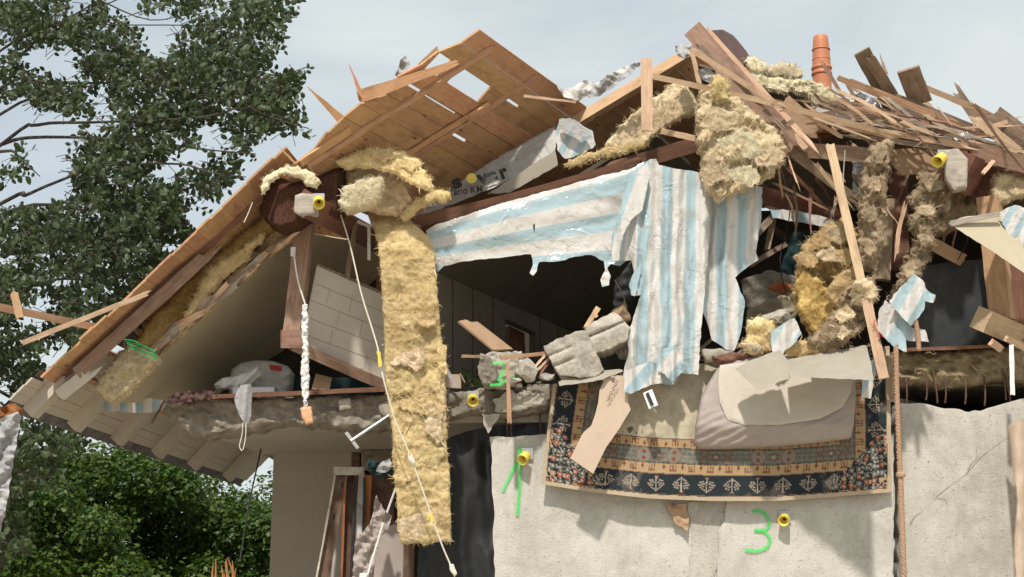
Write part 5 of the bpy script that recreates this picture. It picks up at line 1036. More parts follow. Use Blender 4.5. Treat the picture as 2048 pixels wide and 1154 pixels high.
for i in range(165):      # smaller laths and slivers that fill the heap
    t = rs.random(); x = 1640 + t * 400; y = 200 + t * 88 + rs.uniform(-10, 44); l = rs.uniform(40, 110) * (1 if i % 3 else 1.9); a = math.radians(rs.gauss(20, 16))
    Yy = rs.uniform(13.65, 14.8); o = board('roof_sliver', x - l / 2 * math.cos(a), y - l / 2 * math.sin(a), Yy, x + l / 2 * math.cos(a), y + l / 2 * math.sin(a), Yy + rs.uniform(-.2, .2), rs.uniform(2.5, 8.5), .018, rs.choice([W_OLD, W_OLD, W_PALE, W_PALE, W_GREY, W_BROWN, W_REDL]), sp=(rs.uniform(.04, .12), rs.uniform(.04, .14)), taper=(1, rs.uniform(.4, 1)), bend=rs.uniform(-.035, .035))
    props(o, 'broken sliver of roof lath lost in the heap on the right slope', 'sliver', 'slivers in the right roof heap')
for i in range(48):      # slivers along the left ceiling edge
    t = rs.random(); x = 300 + t * 280; y = 706 - t * 236 + rs.uniform(-6, 8); l = rs.uniform(20, 75); a = math.radians(-41 + rs.gauss(0, 6))
    o = board('ceiling_sliver', x - l / 2 * math.cos(a), y - l / 2 * math.sin(a), 13.72, x + l / 2 * math.cos(a), y + l / 2 * math.sin(a), 13.68 + rs.uniform(-.1, .1), rs.uniform(5, 15), .02, rs.choice([W_PALE, W_PALE, W_OLD, GYPS_L]), sp=(.05, .08))
    props(o, 'pale sliver of board along the left ceiling edge', 'sliver', 'slivers along the left ceiling edge')
for i in range(30):      # splinters hanging in the torn right gable
    x = rs.uniform(1545, 1960); y = rs.uniform(290, 470) if x > 1700 else rs.uniform(300, 440); l = rs.uniform(30, 110); a = math.radians(rs.choice([60, 75, 100, 35]) + rs.gauss(0, 10)); Yy = rs.uniform(13.8, 15.0)
    o = board('gable_splinter', x - l / 2 * math.cos(a), y - l / 2 * math.sin(a), Yy, x + l / 2 * math.cos(a), y + l / 2 * math.sin(a), Yy + rs.uniform(-.2, .2), rs.uniform(3, 9), .02, rs.choice([W_OLD, W_PALE, W_RED]), sp=(.06, .1), taper=(1, rs.uniform(.3, .9)), bend=rs.uniform(-.03, .03))
    props(o, 'broken splinter hanging in the torn right gable', 'splinter', 'splinters in the torn right gable')
# roof membrane and foil crumples
for ol, Yq, mt_, lb in (([(1112, 168), (1130, 180), (1150, 172), (1170, 160), (1190, 166), (1215, 150), (1248, 135), (1272, 124), (1280, 132), (1240, 160), (1200, 180), (1176, 196), (1150, 202), (1128, 194)], 14.3, WHITEF, 'crumpled white membrane lying on the rafter'),
                    ([(1180, 180), (1210, 158), (1240, 148), (1276, 122), (1282, 128), (1262, 148), (1230, 172), (1200, 192), (1172, 198)], 14.15, GREYM, 'grey felt strip lying on the rafter'),
                    ([(790, 150), (800, 120), (812, 110), (820, 125), (818, 140), (800, 158)], 13.6, GREYM, 'grey felt rag sticking up behind the torn roof'),
                    ([(1350, 92), (1372, 84), (1392, 96), (1382, 108), (1370, 118), (1356, 112)], 14.1, GREYM, 'grey felt rag at the ridge corner'),
                    ([(1690, 190), (1712, 184), (1740, 192), (1762, 212), (1755, 222), (1720, 218), (1700, 206)], 14.35, SILV, 'crumpled silver foil between the roof timbers'),
                    ([(1705, 310), (1738, 320), (1744, 400), (1724, 440), (1706, 400)], 14.2, SILV, 'silver foil sheet hanging behind the wool rope'),
                    ([(1905, 270), (1935, 262), (1942, 282), (1920, 290)], 13.8, SILV, 'small silver foil wad on the right purlin'),
                    ([(1395, 140), (1420, 135), (1432, 150), (1425, 166), (1405, 160)], 13.8, GREYM, 'grey felt scrap hanging behind the main rafter'),
                    ([(-40, 850), (0, 838), (36, 822), (42, 834), (34, 880), (24, 940), (14, 1010), (0, 1066), (-40, 1110)], 12.6, GREYM, 'grey plastic sheet hanging at the left picture edge'),
                    ([(-30, 830), (0, 816), (30, 806), (50, 822), (38, 832), (0, 846), (-30, 850)], 12.7, W_ORNG, 'torn brown felt edge above the grey sheet')):
    o = patch('membrane_piece', ol, Yq, mt_, None, 2.8, (0, .004, 0), rough=1.8, rstep=8, disp=lambda x, y, q=Yq: .05 * N(x / 16, y / 16, q, 4) + .03 * math.sin(x / 7 + y / 11)); props(o, lb, 'membrane')
props(patch('brown_board_sheet', [(1772, 300), (1830, 296), (1890, 302), (1888, 330), (1880, 346), (1850, 350), (1805, 350), (1785, 330)], 14.0, CARDB, None, 4, (0, .02, 0), rough=1.5), 'brown fibreboard sheet hanging below the roof heap', 'board')
# right side boards
o = patch('painted_board', [(1898, 447), (1925, 436), (2000, 424), (2014, 440), (2045, 490), (2100, 560), (2100, 590), (2048, 546), (1990, 506), (1940, 474)], Plane((1898, 447, 13.3), (2048, 546, 13.3), (2010, 424, 13.7)), GYPS2, None, 4, (0, .02, .01), rough=1); props(o, 'pale painted board jutting out at the right', 'board')
bd('rim_strip', 'worn grey rim strip on top of the pale right board', 'rim', None, 1900, 447, 13.28, 1998, 428, 13.5, 11, .03, W_GREY, sp=(.01, .02))
o = patch('dark_panel', [(1846, 532), (1900, 524), (1974, 518), (1980, 600), (1986, 692), (1900, 694), (1812, 696), (1800, 640)], 14.25, DARKF, None, 6, (0, .03, 0), disp=wd(.01)); props(o, 'dark dusty panel standing behind the foil rag', 'panel')
b = bd('shelf_edge', 'thin dark shelf edge under the dusty panel', 'shelf', None, 1800, 700, 14.1, 1995, 692, 14.1, 7, .2, W_RED)
o = patch('beige_roll', [(2018, 852), (2032, 842), (2060, 832), (2100, 828), (2100, 1200), (2034, 1200), (2030, 1100), (2036, 1000), (2026, 920)], 13.7, CARD, None, 5, (0, .03, 0), rough=1.2, disp=lambda x, y: -.10 * math.sin(min(1, max(0, (x - 2018) / 40)) * math.pi) + .02 * N(x / 20, y / 60)); props(o, 'beige board roll hanging at the lower right edge', 'board')
# dark debris deep in the attic
for ol, Yq, mt_, lb in (([(1560, 545), (1575, 480), (1592, 458), (1640, 470), (1640, 500), (1600, 520), (1595, 545), (1610, 600), (1580, 600)], 15.3, TEAL, 'dark curved seat shell deep in the attic'),
                    ([(1482, 560), (1540, 540), (1620, 560), (1600, 620), (1540, 640), (1495, 620)], 14.9, CONC_D, 'dark concrete slab fragment behind the foil flap'),
                    ([(1495, 620), (1560, 590), (1600, 600), (1590, 640), (1520, 660), (1492, 650)], 14.6, GYPS, 'dusty plasterboard fragment above the yellow wool lump'),
                    ([(1535, 575), (1560, 562), (1590, 572), (1570, 590)], 14.4, W_ORNG, 'orange wood fragment in the attic gloom'),
                    ([(1400, 700), (1440, 696), (1470, 705), (1460, 722), (1410, 726)], 13.75, GYPS_L, 'pale broken lath bundle behind the foil hem'),
                    ([(1425, 712), (1470, 704), (1500, 712), (1470, 724), (1430, 730)], 13.7, W_RED, 'dark red debris strip behind the mattress head'),
                    ([(1230, 560), (1262, 520), (1275, 600), (1260, 650), (1225, 640)], 14.9, BLACKM, 'black shape hanging deep behind the foil'),
                    ([(1205, 640), (1250, 600), (1262, 640), (1240, 660)], 14.7, CARDB, 'brown board corner behind the concrete block')):
    o = patch('attic_debris', ol, Yq, mt_, None, 4, (0, .06, 0), rough=2, rnd=.02, disp=lambda x, y: .04 * N(x / 25, y / 25, 3)); props(o, lb, 'debris')
# red brick chip, wood stake
bd('painted_stake', 'small stake with an orange painted mark', 'stake', None, 1172, 655, 13.8, 1196, 616, 13.9, 10, .03, W_PALE, sp=(.02, .0)); 
m = MB(); a = P(1186, 620, 13.78); m.box(a, P(1192, 617, 13.78) - a, P(1190, 636, 13.78) - a, (0, .01, 0)); props(m.build('orange_tape', ORBR), 'orange tape mark on the small stake', 'tape')
# tiled white panel in the loggia
pp = Plane((634, 531, 13.85), (768, 590, 14.15), (600, 698, 13.85))
pn = thing('tiled_wall_panel', 'white panel with brick lines hanging askew behind the strip', 'panel', pp.at(680, 740))
prismpx('panel_face', [(634, 531), (770, 592), (772, 762), (597, 702), (612, 640)], pp, .03, SOFF, pn)
for i in range(1, 5):
    t = i / 5; b = MB(); o_ = Vector((0, -.004, 0)); b.tube([pp.at(634 - 37 * t, 531 + 171 * t) + o_, pp.at(770 + 2 * t, 592 + 170 * t) + o_], .0016, 4, 1); b.build('brick_line', CONC, pn)
for (x, y) in ((705, 590), (660, 575), (725, 640), (665, 660), (735, 705), (680, 620)):
    b = MB(); b.tube([pp.at(x, y) + Vector((0, -.004, 0)), pp.at(x - 6, y + 32) + Vector((0, -.004, 0))], .0016, 4, 1); b.build('brick_line', CONC, pn)
for (x, y) in ((626, 700), (722, 736), (714, 560)):
    b = MB(); b.lathe(pp.at(x, y), (0, -1, 0), [(0, .012), (.02, .012), (.02, .001)], 8); b.build('fixing_bolt', METAL, pn)
m = MB(); m.prism([pp.at(x, y) + Vector((0, .035, 0)) for x, y in [(632, 524), (772, 585), (772, 592), (634, 531)]], (0, .05, 0)); m.build('wood_edge', W_OLD, pn)
for i in range(26):      # short debris sticks behind the mattress
    x = rs.uniform(1395, 1600); y = 712 + rs.uniform(-26, 8) - (x - 1400) * .02; l = rs.uniform(20, 70); a = math.radians(rs.gauss(-15, 25)); Yy = rs.uniform(13.72, 14.3)
    o = board('debris_stick', x - l / 2 * math.cos(a), y - l / 2 * math.sin(a), Yy, x + l / 2 * math.cos(a), y + l / 2 * math.sin(a), Yy + rs.uniform(-.2, .2), rs.uniform(4, 12), .02, rs.choice([W_OLD, W_PALE, W_RED, CARDB, GYPS]), sp=(.04, .06))
    props(o, 'short broken stick in the debris behind the mattress', 'stick', 'sticks behind the mattress')
# ------------------------------------------------- things lying in the loggia
bg_ = thing('sack', 'white woven sack with red print lying on the loggia floor', 'sack', P(525, 775, 14.0))
patch('sack_body', [(462, 740), (480, 726), (510, 720), (545, 722), (575, 732), (585, 745), (582, 775), (575, 802), (500, 802), (470, 802), (458, 800)], 14.75, WHITEF, bg_, 3, (0, .25, 0), rnd=.09, disp=lambda x, y: .02 * math.sin(x / 6 + y / 9) * (x < 515) + .02 * N(x / 18, y / 18))
patch('red_print', [(538, 729), (562, 732), (564, 742), (540, 739)], 14.73, REDC, bg_, 3, (0, .01, 0))
o = patch('rolled_cord_coil', [(428, 768), (445, 756), (470, 752), (500, 742), (515, 730), (520, 748), (490, 772), (450, 778), (430, 776)], 14.35, WHITEP, None, 3, (0, .1, 0), rnd=.04, disp=lambda x, y: .02 * math.sin((x + y) / 4)); props(o, 'coiled white cord bundle in front of the sack', 'cord')
o = patch('hanging_cloth_straps', [(472, 785), (482, 770), (502, 768), (505, 785), (503, 805), (502, 830), (497, 848), (489, 846), (478, 830), (468, 800)], 13.72, GREYM, None, 2.8, (0, .006, 0), disp=lambda x, y: .03 * math.sin(x / 5 + y / 40)); props(o, 'white cloth strap bundle hanging over the slab edge', 'cloth')
for i, q in enumerate(([(486, 845), (484, 870), (479, 892), (484, 902)], [(492, 845), (491, 875), (486, 900)])):
    b = MB(); b.tube(pts3(q, 13.58), .005, 5); props(b.build('dangling_string', CORD), 'left thin string below the cloth straps' if i == 0 else 'right thin string below the cloth straps', 'string')
m = MB(); a = P(590, 800, 14.9); m.box(a, (.85, 0, 0), (0, .3, 0), (0, 0, .24)); props(m.build('storage_bin', TEAL), 'dark teal bin standing behind the white panel', 'bin')
bd('leaning_cardboard', 'tan cardboard piece leaning by the teal bin', 'cardboard', None, 640, 782, 13.95, 648, 752, 14.1, 34, .01, CARDB, sp=(0, 0))
m = MB(); a = P(465, 792, 14.3); m.box(a, (.42, 0, 0), (0, .2, 0), (0, 0, .09)); props(m.build('flat_white_box', WHITEP), 'flat pale box under the white sack', 'box')
for i in range(3):
    o = patch('brown_leaf_debris', [(335 + i * 26, 800 - i * 3), (350 + i * 28, 784 - i * 2), (375 + i * 26, 784), (395 + i * 22, 796), (360 + i * 20, 812 - i * 4)], 13.75 + i * .05, SHING, None, 3, (0, .03, 0), rough=3, disp=lambda x, y: .03 * N(x / 9, y / 9)); props(o, ['rusty brown rag at the left slab corner', 'second brown rag beside the slab corner rag', 'brown rag nearest the cloth straps'][i], 'rag')
bd('bent_trim', 'bent dark trim at the left slab corner', 'trim', None, 302, 848, 13.9, 330, 800, 13.9, 5, .02, W_BROWN)
# cord on post with foam strip and orange block
ca = thing('hanging_cable', 'white cable with foam strip and orange block hanging from the post', 'cable', P(612, 848, 13.4))
m = MB(); m.tube(pts3([(587, 502), (592, 540), (598, 570), (605, 592), (611, 615), (612, 660)], 13.55), .008, 6); m.build('cable_line', WHITEP, ca)
m = MB(); m.box(P(581, 512, 13.56), (.045, 0, 0), (0, .02, 0), (0, 0, .09)); m.build('switch_box', WHITEP, ca)
patch('foam_strip', [(605, 610), (614, 608), (617, 650), (616, 700), (618, 740), (616, 780), (614, 815), (606, 815), (604, 780), (602, 730), (606, 690), (603, 650)], 13.45, WHITEP, ca, 2.4, (0, .04, 0), rough=2.6, rnd=.012, disp=lambda x, y: .03 * N(x / 8, y / 9))
patch('orange_block', [(600, 816), (622, 812), (626, 845), (612, 850), (604, 836)], 13.4, ORBR, ca, 2.6, (0, .05, 0), rough=1, rnd=.01)
# long cord with yellow tags
ca = thing('tagged_cord', 'long cream cord with yellow tags hanging past the insulation strip', 'cord', P(905, 1150, 13.2))
m = MB(); m.tube(pts3([(680, 425, 13.5), (700, 490, 13.45), (722, 585, 13.4), (745, 660, 13.35), (757, 702, 13.3), (765, 750, 13.2), (790, 840, 13.2), (818, 905, 13.2), (845, 980, 13.2), (880, 1080, 13.2), (902, 1132, 13.2)]), .0075, 6); m.build('cord_line', CORD, ca)
for (x, y, w_, h_) in ((757, 718, 7, 17), (818, 905, 4, 5), (861, 1036, 6, 9)):
    patch('yellow_tag', [(x - w_ * .5, y - h_), (x + w_ * .6, y - h_ * .8), (x + w_, y + h_ * .8), (x, y + h_)], 13.17, YELLOW, ca, 2, (0, .006, 0), rough=.8)
for (x, y) in ((820, 918), (903, 1140)):
    patch('cord_knot', [(x - 5, y - 12), (x + 4, y - 12), (x + 11, y + 8), (x + 6, y + 14), (x - 3, y + 2)], 13.17, CORD, ca, 2, (0, .02, 0), rough=.8, rnd=.008)
# rope on the right
def twist(pts, r, turns, mat, name, parent):
    c = crom([Vector(p) for p in pts], 24); n_ = len(c); 
    for s in range(1):
        m = MB()
        for k in range(3):
            q = []
            for i, p in enumerate(c):
                a = turns * 2 * math.pi * i / (n_ - 1) + k * 2.094; q.append(p + Vector((math.cos(a), math.sin(a), 0)) * r * .5)
            m.tube(q, r * .62, 6, 1)
        m.build(name, mat, parent, smooth=True)
rp = thing('hanging_rope', 'tan twisted rope with a knot hanging in front of the right wall', 'rope', P(1808, 1160, 13.5))
twist(pts3([(1792, 690), (1793, 760), (1796, 850), (1800, 945)], 13.45), .026, 15, ROPE, 'rope_strand', rp)
twist(pts3([(1801, 950), (1803, 1010), (1806, 1090), (1809, 1200)], 13.45), .026, 15, ROPE, 'rope_strand', rp)
m = MB(); m.lathe(P(1802, 956, 13.45), (0, 0, 1), [(0, .01), (.01, .042), (.035, .048), (.055, .036), (.062, .01)], 12); m.build('rope_knot', ROPE, rp, smooth=True)
rp = thing('short_rope_end', 'short piece of the same tan rope under the striped scrap', 'rope', P(1838, 702, 13.4)); twist(pts3([(1831, 640), (1836, 670), (1838, 700)], 13.4), .022, 5, ROPE, 'rope_strand', rp)
b = MB()
for i in range(5): b.tube(pts3([(248 + i * 3, 679 + i * 4), (268 + 2 * i, 682 + i * 5.5), (288, 692 + i * 5 - (i % 2) * 4), (311 + i, 703 + i * 4)], 13.3 + i % 2 * .02), .0055, 5)
props(b.build('green_cord', GREENC), 'green plastic cord bundle on the left wool chunk', 'cord')
b = MB(); b.tube(pts3([(522, 898, 14.6), (515, 930, 14.4), (498, 1010, 14), (480, 1120, 13.6)]), .008, 5); props(b.build('black_cable', BLACKM), 'thin black cable hanging below the left eave', 'cable')
b = MB(); b.tube(pts3([(505, 405), (497, 425), (488, 445)], 13.0), .005, 5); props(b.build('short_string', CORD), 'short frayed string on the left rafter', 'string')
for i, q in enumerate(([(1560, 330, 14.6), (1580, 420, 14.5), (1560, 520, 14.4), (1575, 600, 14.3)], [(1690, 300, 13.6), (1686, 380, 13.6), (1692, 470, 13.6)], [(1925, 440, 14.1), (1935, 480, 14.1), (1915, 520, 14.1)], [(1230, 560, 14.2), (1250, 610, 14.3), (1215, 660, 14.2)])):
    b = MB(); b.tube(pts3(q), .006, 5); props(b.build('loose_cable', BLACKM if i % 2 == 0 else METAL), ['black cable dangling deep in the right attic', 'thin grey wire hanging by the long lath', 'short black cable above the dusty dark panel', 'black cable looping behind the concrete blocks', 'black cable hanging under the tiled white panel'][i], 'cable')
# red wires by the rope
b = MB()
for q in ([(1750, 640), (1747, 648), (1752, 655)], [(1752, 668), (1760, 672), (1756, 682)], [(1745, 652), (1756, 662), (1766, 675)]): b.tube(pts3(q, 13.3), .004, 4)
props(b.build('red_wire', REDC), 'thin red wires tangled round the long lath', 'wire')
# metal bracket
br = thing('metal_bracket', 'grey metal strut with plate under the slab', 'bracket', P(700, 900, 13.9))
m = MB(); m.tube([P(702, 882, 13.8), P(780, 830, 13.9)], .016, 8, 1); m.build('strut', METAL, br)
m = MB(); a = P(689, 866, 13.8); m.box(a, P(695, 863, 13.8) - a, P(713, 898, 13.8) - a, (0, .02, 0)); m.build('plate', METAL, br)
# ------------------------------------------------- smashed door and window frames below the slab
F = [('frame_profile', 'tall brown frame profile leaning left', 682, 948, 14.6, 632, 1240, 14.3, 24, .05, W_BROWN), ('frame_profile', 'dusty grey frame profile beside the leaning one', 702, 950, 14.7, 686, 1240, 14.6, 16, .05, W_BROWN),
     ('frame_profile', 'white plastic frame strip between brown profiles', 724, 950, 14.7, 708, 1240, 14.6, 13, .04, WHITEF), ('frame_profile', 'narrow pale strip standing for the highlight on the leaning profile edge', 670, 952, 14.5, 618, 1240, 14.2, 4, .04, CONC_L), ('frame_profile', 'black strip standing for the shaded gap beside the white strip', 729, 956, 14.65, 722, 1240, 14.6, 5, .04, BLACKM), ('frame_profile', 'black strip standing for the shaded gap on the dusty grey profile', 711, 956, 14.6, 698, 1240, 14.5, 4, .04, BLACKM), ('frame_profile', 'orange brown frame strip right of the white one', 736, 950, 14.7, 731, 1060, 14.7, 15, .04, W_ORNG),  # pale strip paints an edge highlight, black strips the shade in gaps
     ('frame_profile', 'thin red brown bead in the frame gap', 690, 962, 14.55, 680, 1240, 14.5, 4, .03, W_ORNG), ('frame_profile', 'pale frame infill behind the leaning profile', 696, 960, 14.9, 668, 1240, 14.8, 30, .03, SMOOTH),
     ('frame_profile', 'horizontal dusty head piece across the frames', 668, 942, 14.5, 727, 942, 14.6, 16, .06, CONC_L), ('frame_profile', 'brown upright beside the grey door leaf', 818, 1060, 14.3, 816, 1240, 14.3, 22, .05, W_BROWN), ('frame_profile', 'dark upright behind the hanging wool strip', 757, 950, 14.9, 762, 1240, 14.9, 60, .03, W_BROWN)]
for f in F: bd(f[0], f[1], 'frame', None, *f[2:10], f[10], n=6)
o = patch('crumpled_blind', [(752, 990), (768, 1020), (784, 1032), (776, 1060), (762, 1075), (752, 1110), (742, 1160), (720, 1230), (705, 1230), (706, 1120), (712, 1078), (730, 1060), (742, 1040), (748, 1012)], 14.0, MAUVE, None, 3, (0, .02, 0), rough=2, disp=lambda x, y: .07 * N(x / 16, y / 22, 4, 4) + .02 * math.sin((x + y) / 7)); props(o, 'crumpled mauve blind hanging among the frames', 'blind')
o = patch('grey_door_leaf', [(757, 1060), (790, 1048), (812, 1070), (810, 1240), (740, 1240), (750, 1120)], 14.4, MAUVE, None, 5, (0, .04, 0)); props(o, 'dusty grey door leaf behind the crumpled blind', 'door')
o = patch('blue_plastic_rag', [(733, 915), (756, 926), (782, 918), (790, 945), (775, 958), (752, 952), (738, 945)], 14.1, TEAL, None, 3, (0, .02, 0), rough=2, disp=lambda x, y: .07 * N(x / 14, y / 14)); props(o, 'dark blue plastic rag on top of the frames', 'rag')
o = patch('grey_paper_rag', [(752, 942), (765, 922), (780, 916), (786, 932), (770, 945)], 14.0, GREYM, None, 3, (0, .02, 0), rough=2, disp=lambda x, y: .05 * N(x / 14, y / 14)); props(o, 'pale grey rag over the dark blue one', 'rag')
for i, q in enumerate(([(792, 975, 13.7), (774, 1025, 13.75)], [(767, 1045, 13.7), (735, 1150, 13.7), (722, 1200, 13.7)])):
    b = MB(); b.tube(pts3(q), .011, 6, 1); props(b.build('white_rod', WHITEP), ['upper thin white rod by the wool strip', 'lower thin white rod crossing the crumpled blind'][i], 'rod')
b = MB(); a = P(720, 1146, 13.66); b.box(a, P(734, 1146, 13.66) - a, P(714, 1180, 13.66) - a, (0, .02, 0)); props(b.build('white_rod_clip', WHITEP), 'white clip at the foot of the lower rod', 'clip')
# black sheet
o = patch('black_plastic_tarp', [(870, 900), (905, 872), (940, 862), (1000, 850), (1090, 846), (1090, 868), (975, 880), (986, 905), (992, 1000), (996, 1154), (996, 1300), (832, 1300), (836, 1100), (850, 1070), (862, 960)], 14.25, BLACKP, None, 3.6, (0, .006, 0), rough=1.5, disp=lambda x, y: .09 * N(x / 60, y / 150, 3, 2) + .012 * math.sin(x / 19 + y / 75 + 2 * N(x / 60, y / 90))); props(o, 'black plastic tarp hanging in the doorway', 'tarp')
# dry shoots at the bottom
b = MB(); rs = random.Random(2)
for i in range(16):
    x = rs.uniform(428, 470); b.tube(pts3([(x, 1260, 12.5), (x + rs.uniform(-6, 6), 1180, 12.5), (x + rs.uniform(-14, 10), 1120 + rs.uniform(-8, 26), 12.5)]), [.02, .015, .002], 4)
m_ = b.build('dry_shoots', GRASSR); props(m_, 'reddish dry shoots poking up at the bottom edge', 'plant')
# ---------------------------------------------------------------- trees
def leafmb(m, c, d, s_, ln, wd_):
    n_ = d.cross(s_).normalized() * ln * .06
    m.add([c, c + d * ln * .3 + s_ * wd_ + n_, c + d * ln * .7 + s_ * wd_ * .85 + n_, c + d * ln, c + d * ln * .7 - s_ * wd_ * .85 + n_, c + d * ln * .3 - s_ * wd_ + n_, c + d * ln * .5 - n_ * .5],
          [(0, 1, 6), (1, 2, 6), (2, 3, 6), (3, 4, 6), (4, 5, 6), (5, 0, 6)])
tr = thing('poplar_tree', 'tall grey green leafy tree overhanging the left of the house', 'tree', (-9.2, 17, 0))
BR = [[(-400, 560, 17), (-120, 250, 16.8), (0, 102, 16.5), (125, 42, 16.3), (204, -5, 16), (300, -80, 16)], [(-400, 600, 17), (-150, 300, 16.6), (0, 158, 16), (83, 70, 15.8), (175, 25, 15.6), (280, -20, 15.5)],
      [(-300, 420, 17), (0, 177, 16.6), (83, 164, 16.4), (208, 166, 16.2), (316, 152, 16), (420, 140, 15.8)], [(-300, 460, 17), (0, 229, 16.2), (104, 191, 16), (225, 162, 15.8)],
      [(-400, 620, 17), (0, 291, 16), (75, 250, 15.8), (180, 245, 15.6), (283, 241, 15.4), (400, 235, 15.2), (480, 215, 15.1)], [(-200, 360, 17), (0, 303, 15.8), (42, 320, 15.7), (80, 353, 15.6)],
      [(-400, 640, 17), (0, 408, 16), (50, 391, 15.8), (108, 366, 15.6), (208, 333, 15.4), (358, 328, 15.2), (420, 345, 15.1), (492, 354, 15)], [(100, 166, 16.3), (180, 225, 16), (240, 262, 15.8)],
      [(-100, 330, 16.6), (0, 290, 16.2), (62, 275, 16), (204, 277, 15.8), (330, 290, 15.5), (420, 300, 15.3), (512, 308, 15.1)], [(-200, 560, 17), (25, 420, 16.3), (166, 420, 16), (280, 440, 15.8), (380, 450, 15.6)],
      [(380, 240, 15.4), (432, 204, 15.2), (475, 195, 15.1), (515, 160, 15), (560, 152, 15), (614, 134, 15)], [(440, 205, 15.2), (490, 208, 15.1), (520, 225, 15), (575, 245, 15), (618, 257, 15)],
      [(450, 240, 15.2), (478, 170, 15.1), (490, 150, 15)], [(330, 420, 15.8), (400, 400, 15.4), (440, 350, 15.2)], [(-300, 700, 17), (0, 600, 16.4), (100, 560, 16), (220, 560, 15.8), (300, 540, 15.6)],
      [(-300, 820, 17), (0, 720, 16.4), (60, 690, 16.2), (140, 660, 16)], [(-300, 900, 17), (-20, 860, 16.5), (60, 890, 16.3), (120, 950, 16.2), (150, 985, 16.2)], [(-100, 740, 17), (30, 800, 16.5), (90, 880, 16.4), (140, 905, 16.3)],
      [(200, 0, 16), (300, 40, 15.8), (400, 20, 15.6), (500, -10, 15.5)], [(160, 48, 16), (260, 50, 15.8), (390, 52, 15.6), (480, 70, 15.4), (520, 90, 15.3)]]
m = MB(); tb_ = P(-400, 600, 17)
m.tube([(tb_.x - .5, 17, -.2), (tb_.x - .4, 17, 2), (tb_.x - .2, 17, 4), tb_, P(-440, 200, 17.2), P(-430, -300, 17.5)], [.34, .28, .24, .2, .16, .1], 10)
trunk = m.build('trunk', BARK, tr, smooth=True)
for i, br in enumerate(BR):
    m = MB(); big = .028 if br[0][0] < -50 else .010; m.tube(pts3(br), [big, big * .55, .006], 6); m.build('limb', BARK, tr, smooth=True)
crown = [(-260, -120), (600, -60), (585, 20), (560, 60), (552, 110), (525, 140), (512, 160), (545, 165), (575, 150), (600, 130), (622, 140), (600, 175), (578, 205), (608, 240), (618, 258), (560, 256), (520, 246), (512, 285), (490, 318), (468, 352), (440, 380), (400, 395), (410, 430), (385, 445), (398, 470), (350, 520), (310, 560), (268, 600), (215, 640), (150, 680), (90, 700), (70, 735), (110, 760), (30, 800), (-60, 900), (-260, 1000)]
crown2 = [(-100, 820), (30, 810), (50, 850), (130, 862), (160, 880), (120, 900), (120, 940), (40, 1000), (60, 1100), (-100, 1180)]
rs = random.Random(11); m = MB(); tw = MB(); cnt = 0
cx = np.array([rs.uniform(-260, 625) for _ in range(15000)]); cy = np.array([rs.uniform(-120, 1180) for _ in range(15000)])
ok = inpoly(cx, cy, crown) | inpoly(cx, cy, crown2)
limbpx = [(q[0], q[1]) for br in BR for q in br]
for x, y in zip(cx[ok], cy[ok]):
    dn = N(x / 95, y / 70, 3.3, 4) + (.25 if x > 240 and 40 < y < 420 else 0) + (.2 if x > 100 and y > 380 else 0) - (.42 if x < 150 and 80 < y < 420 else 0) - (.25 if 230 < x < 480 and 60 < y < 110 else 0)
    if x > 230 and y > 430: dn -= .12
    if y > 820: dn = .02 + .4 * N(x / 50, y / 50, 1)
    if dn < -.13: continue
    if cnt > 3300: break
    cnt += 1
    Y = rs.uniform(14.9, 17.2); c = P(x, y, Y); a = rs.gauss(.15, .7)
    d = Vector((math.cos(a), rs.uniform(-.5, .5), math.sin(a) + .15)).normalized(); ln = rs.uniform(.16, .38); st = c - d * ln * .5; en = c + d * ln * .5 + Vector((0, 0, -.02))
    tw.tube([st - d * .12, st, en], [.005, .004, .002], 4, 2)
    k = rs.randint(5, 10)
    for i in range(k):
        t = i / (k - 1); p = st + (en - st) * t; sd_ = 1 if i % 2 else -1; up = Vector((rs.gauss(0, .5), rs.gauss(0, .5), rs.gauss(.2, .5)))
        q = d.cross(Vector((rs.gauss(0, .4), 1, rs.gauss(0, .4)))).normalized() * sd_; ld = (d * rs.uniform(.2, .9) + q + up * .5).normalized()
        nrm = Vector((rs.gauss(0, .6), -1, rs.gauss(0, .6))).normalized(); s_ = ld.cross(nrm).normalized(); l = rs.uniform(.05, .112) * (1 if i < k - 1 else .8)
        leafmb(m, p, ld, s_, l, l * rs.uniform(.27, .36))
m.build('crown', LEAF1, tr); tw.build('twigs', BARK, tr)
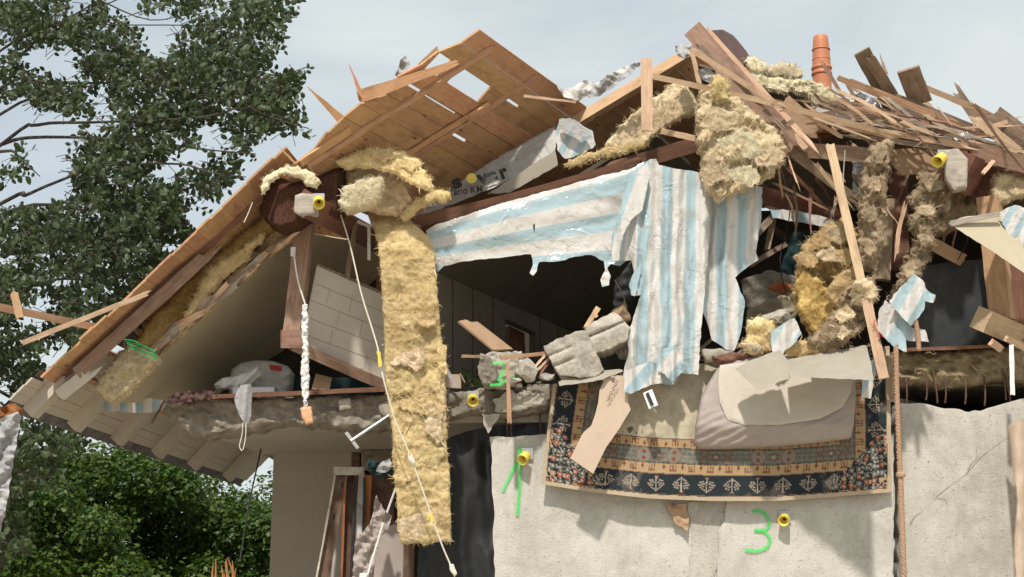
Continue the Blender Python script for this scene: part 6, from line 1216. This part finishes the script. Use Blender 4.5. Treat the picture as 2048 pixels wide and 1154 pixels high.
def bushy(name, label, base, blobs, nl, mat, size, seed, trunk_h):
    rs = random.Random(seed); t = thing(name, label, 'tree', base); m = MB()
    for i in range(nl):
        (x, y, Y, r) = blobs[rs.randrange(len(blobs))]; c = P(x, y, Y); th = rs.random() * 6.283; u = rs.uniform(-1, 1); q = math.sqrt(1 - u * u)
        n_ = Vector((q * math.cos(th), q * math.sin(th), u)); rr = r * rs.random() ** .35
        rr *= 1 + .35 * N(n_.x * 2.2 + x, n_.y * 2.2 + y, n_.z * 2.2, 3)
        p = c + Vector((n_.x * rr, n_.y * rr, n_.z * rr * .8)); nn = (n_ * .6 + Vector((rs.gauss(0, .5), rs.gauss(0, .5), .6 + rs.gauss(0, .4)))).normalized()
        a = nn.cross(Vector((rs.gauss(0, 1), rs.gauss(0, 1), rs.gauss(0, 1)))).normalized(); b = nn.cross(a); l = size * rs.uniform(.6, 1.2)
        m.add([p - a * l * .5, p + b * l * .33 - a * .1 * l, p + a * l * .5 - nn * l * .12, p - b * l * .33 - a * .1 * l], [(0, 1, 2, 3)])
    m.build('crown', mat, t); m = MB(); m.tube([base, (base[0] + .1, base[1], trunk_h * .5), (base[0] - .1, base[1], trunk_h)], [.22, .16, .08], 8)
    for k in range(5):
        (x, y, Y, r) = blobs[rs.randrange(len(blobs))]; m.tube([(base[0], base[1], trunk_h * .55), (P(x, y, Y) + Vector((base[0], base[1], trunk_h * .7))) / 2, P(x, y, Y)], [.09, .05, .02], 6)
    m.build('trunk', BARK, t); return t
rs = random.Random(31)
bl = []
for i in range(105):
    x = rs.uniform(60, 640); top = li([(40, 1000), (100, 925), (160, 900), (230, 893), (300, 905), (380, 928), (460, 960), (640, 985)])(x); y = top + 22 + rs.random() ** 1.3 * 330; bl.append((x, min(y, 1320), rs.uniform(26, 30), rs.uniform(.4, .95)))
bushy('bushy_tree', 'bushy bright green tree behind the house corner', (-6.5, 28.5, 0), bl, 85000, LEAF2, .115, 5, 2.6)
bl = []
for i in range(80):
    x = rs.uniform(-120, 260); top = li([(-120, 930), (0, 950), (80, 960), (260, 1080)])(x); y = top + 25 + abs(rs.gauss(0, 1)) * 90; bl.append((x, min(y, 1320), rs.uniform(23.5, 25.5), rs.uniform(.35, .6)))
bushy('low_bushy_tree', 'darker green tree in the bottom left corner', (-8.6, 24.5, 0), bl, 36000, LEAF2, .11, 6, 1.8)
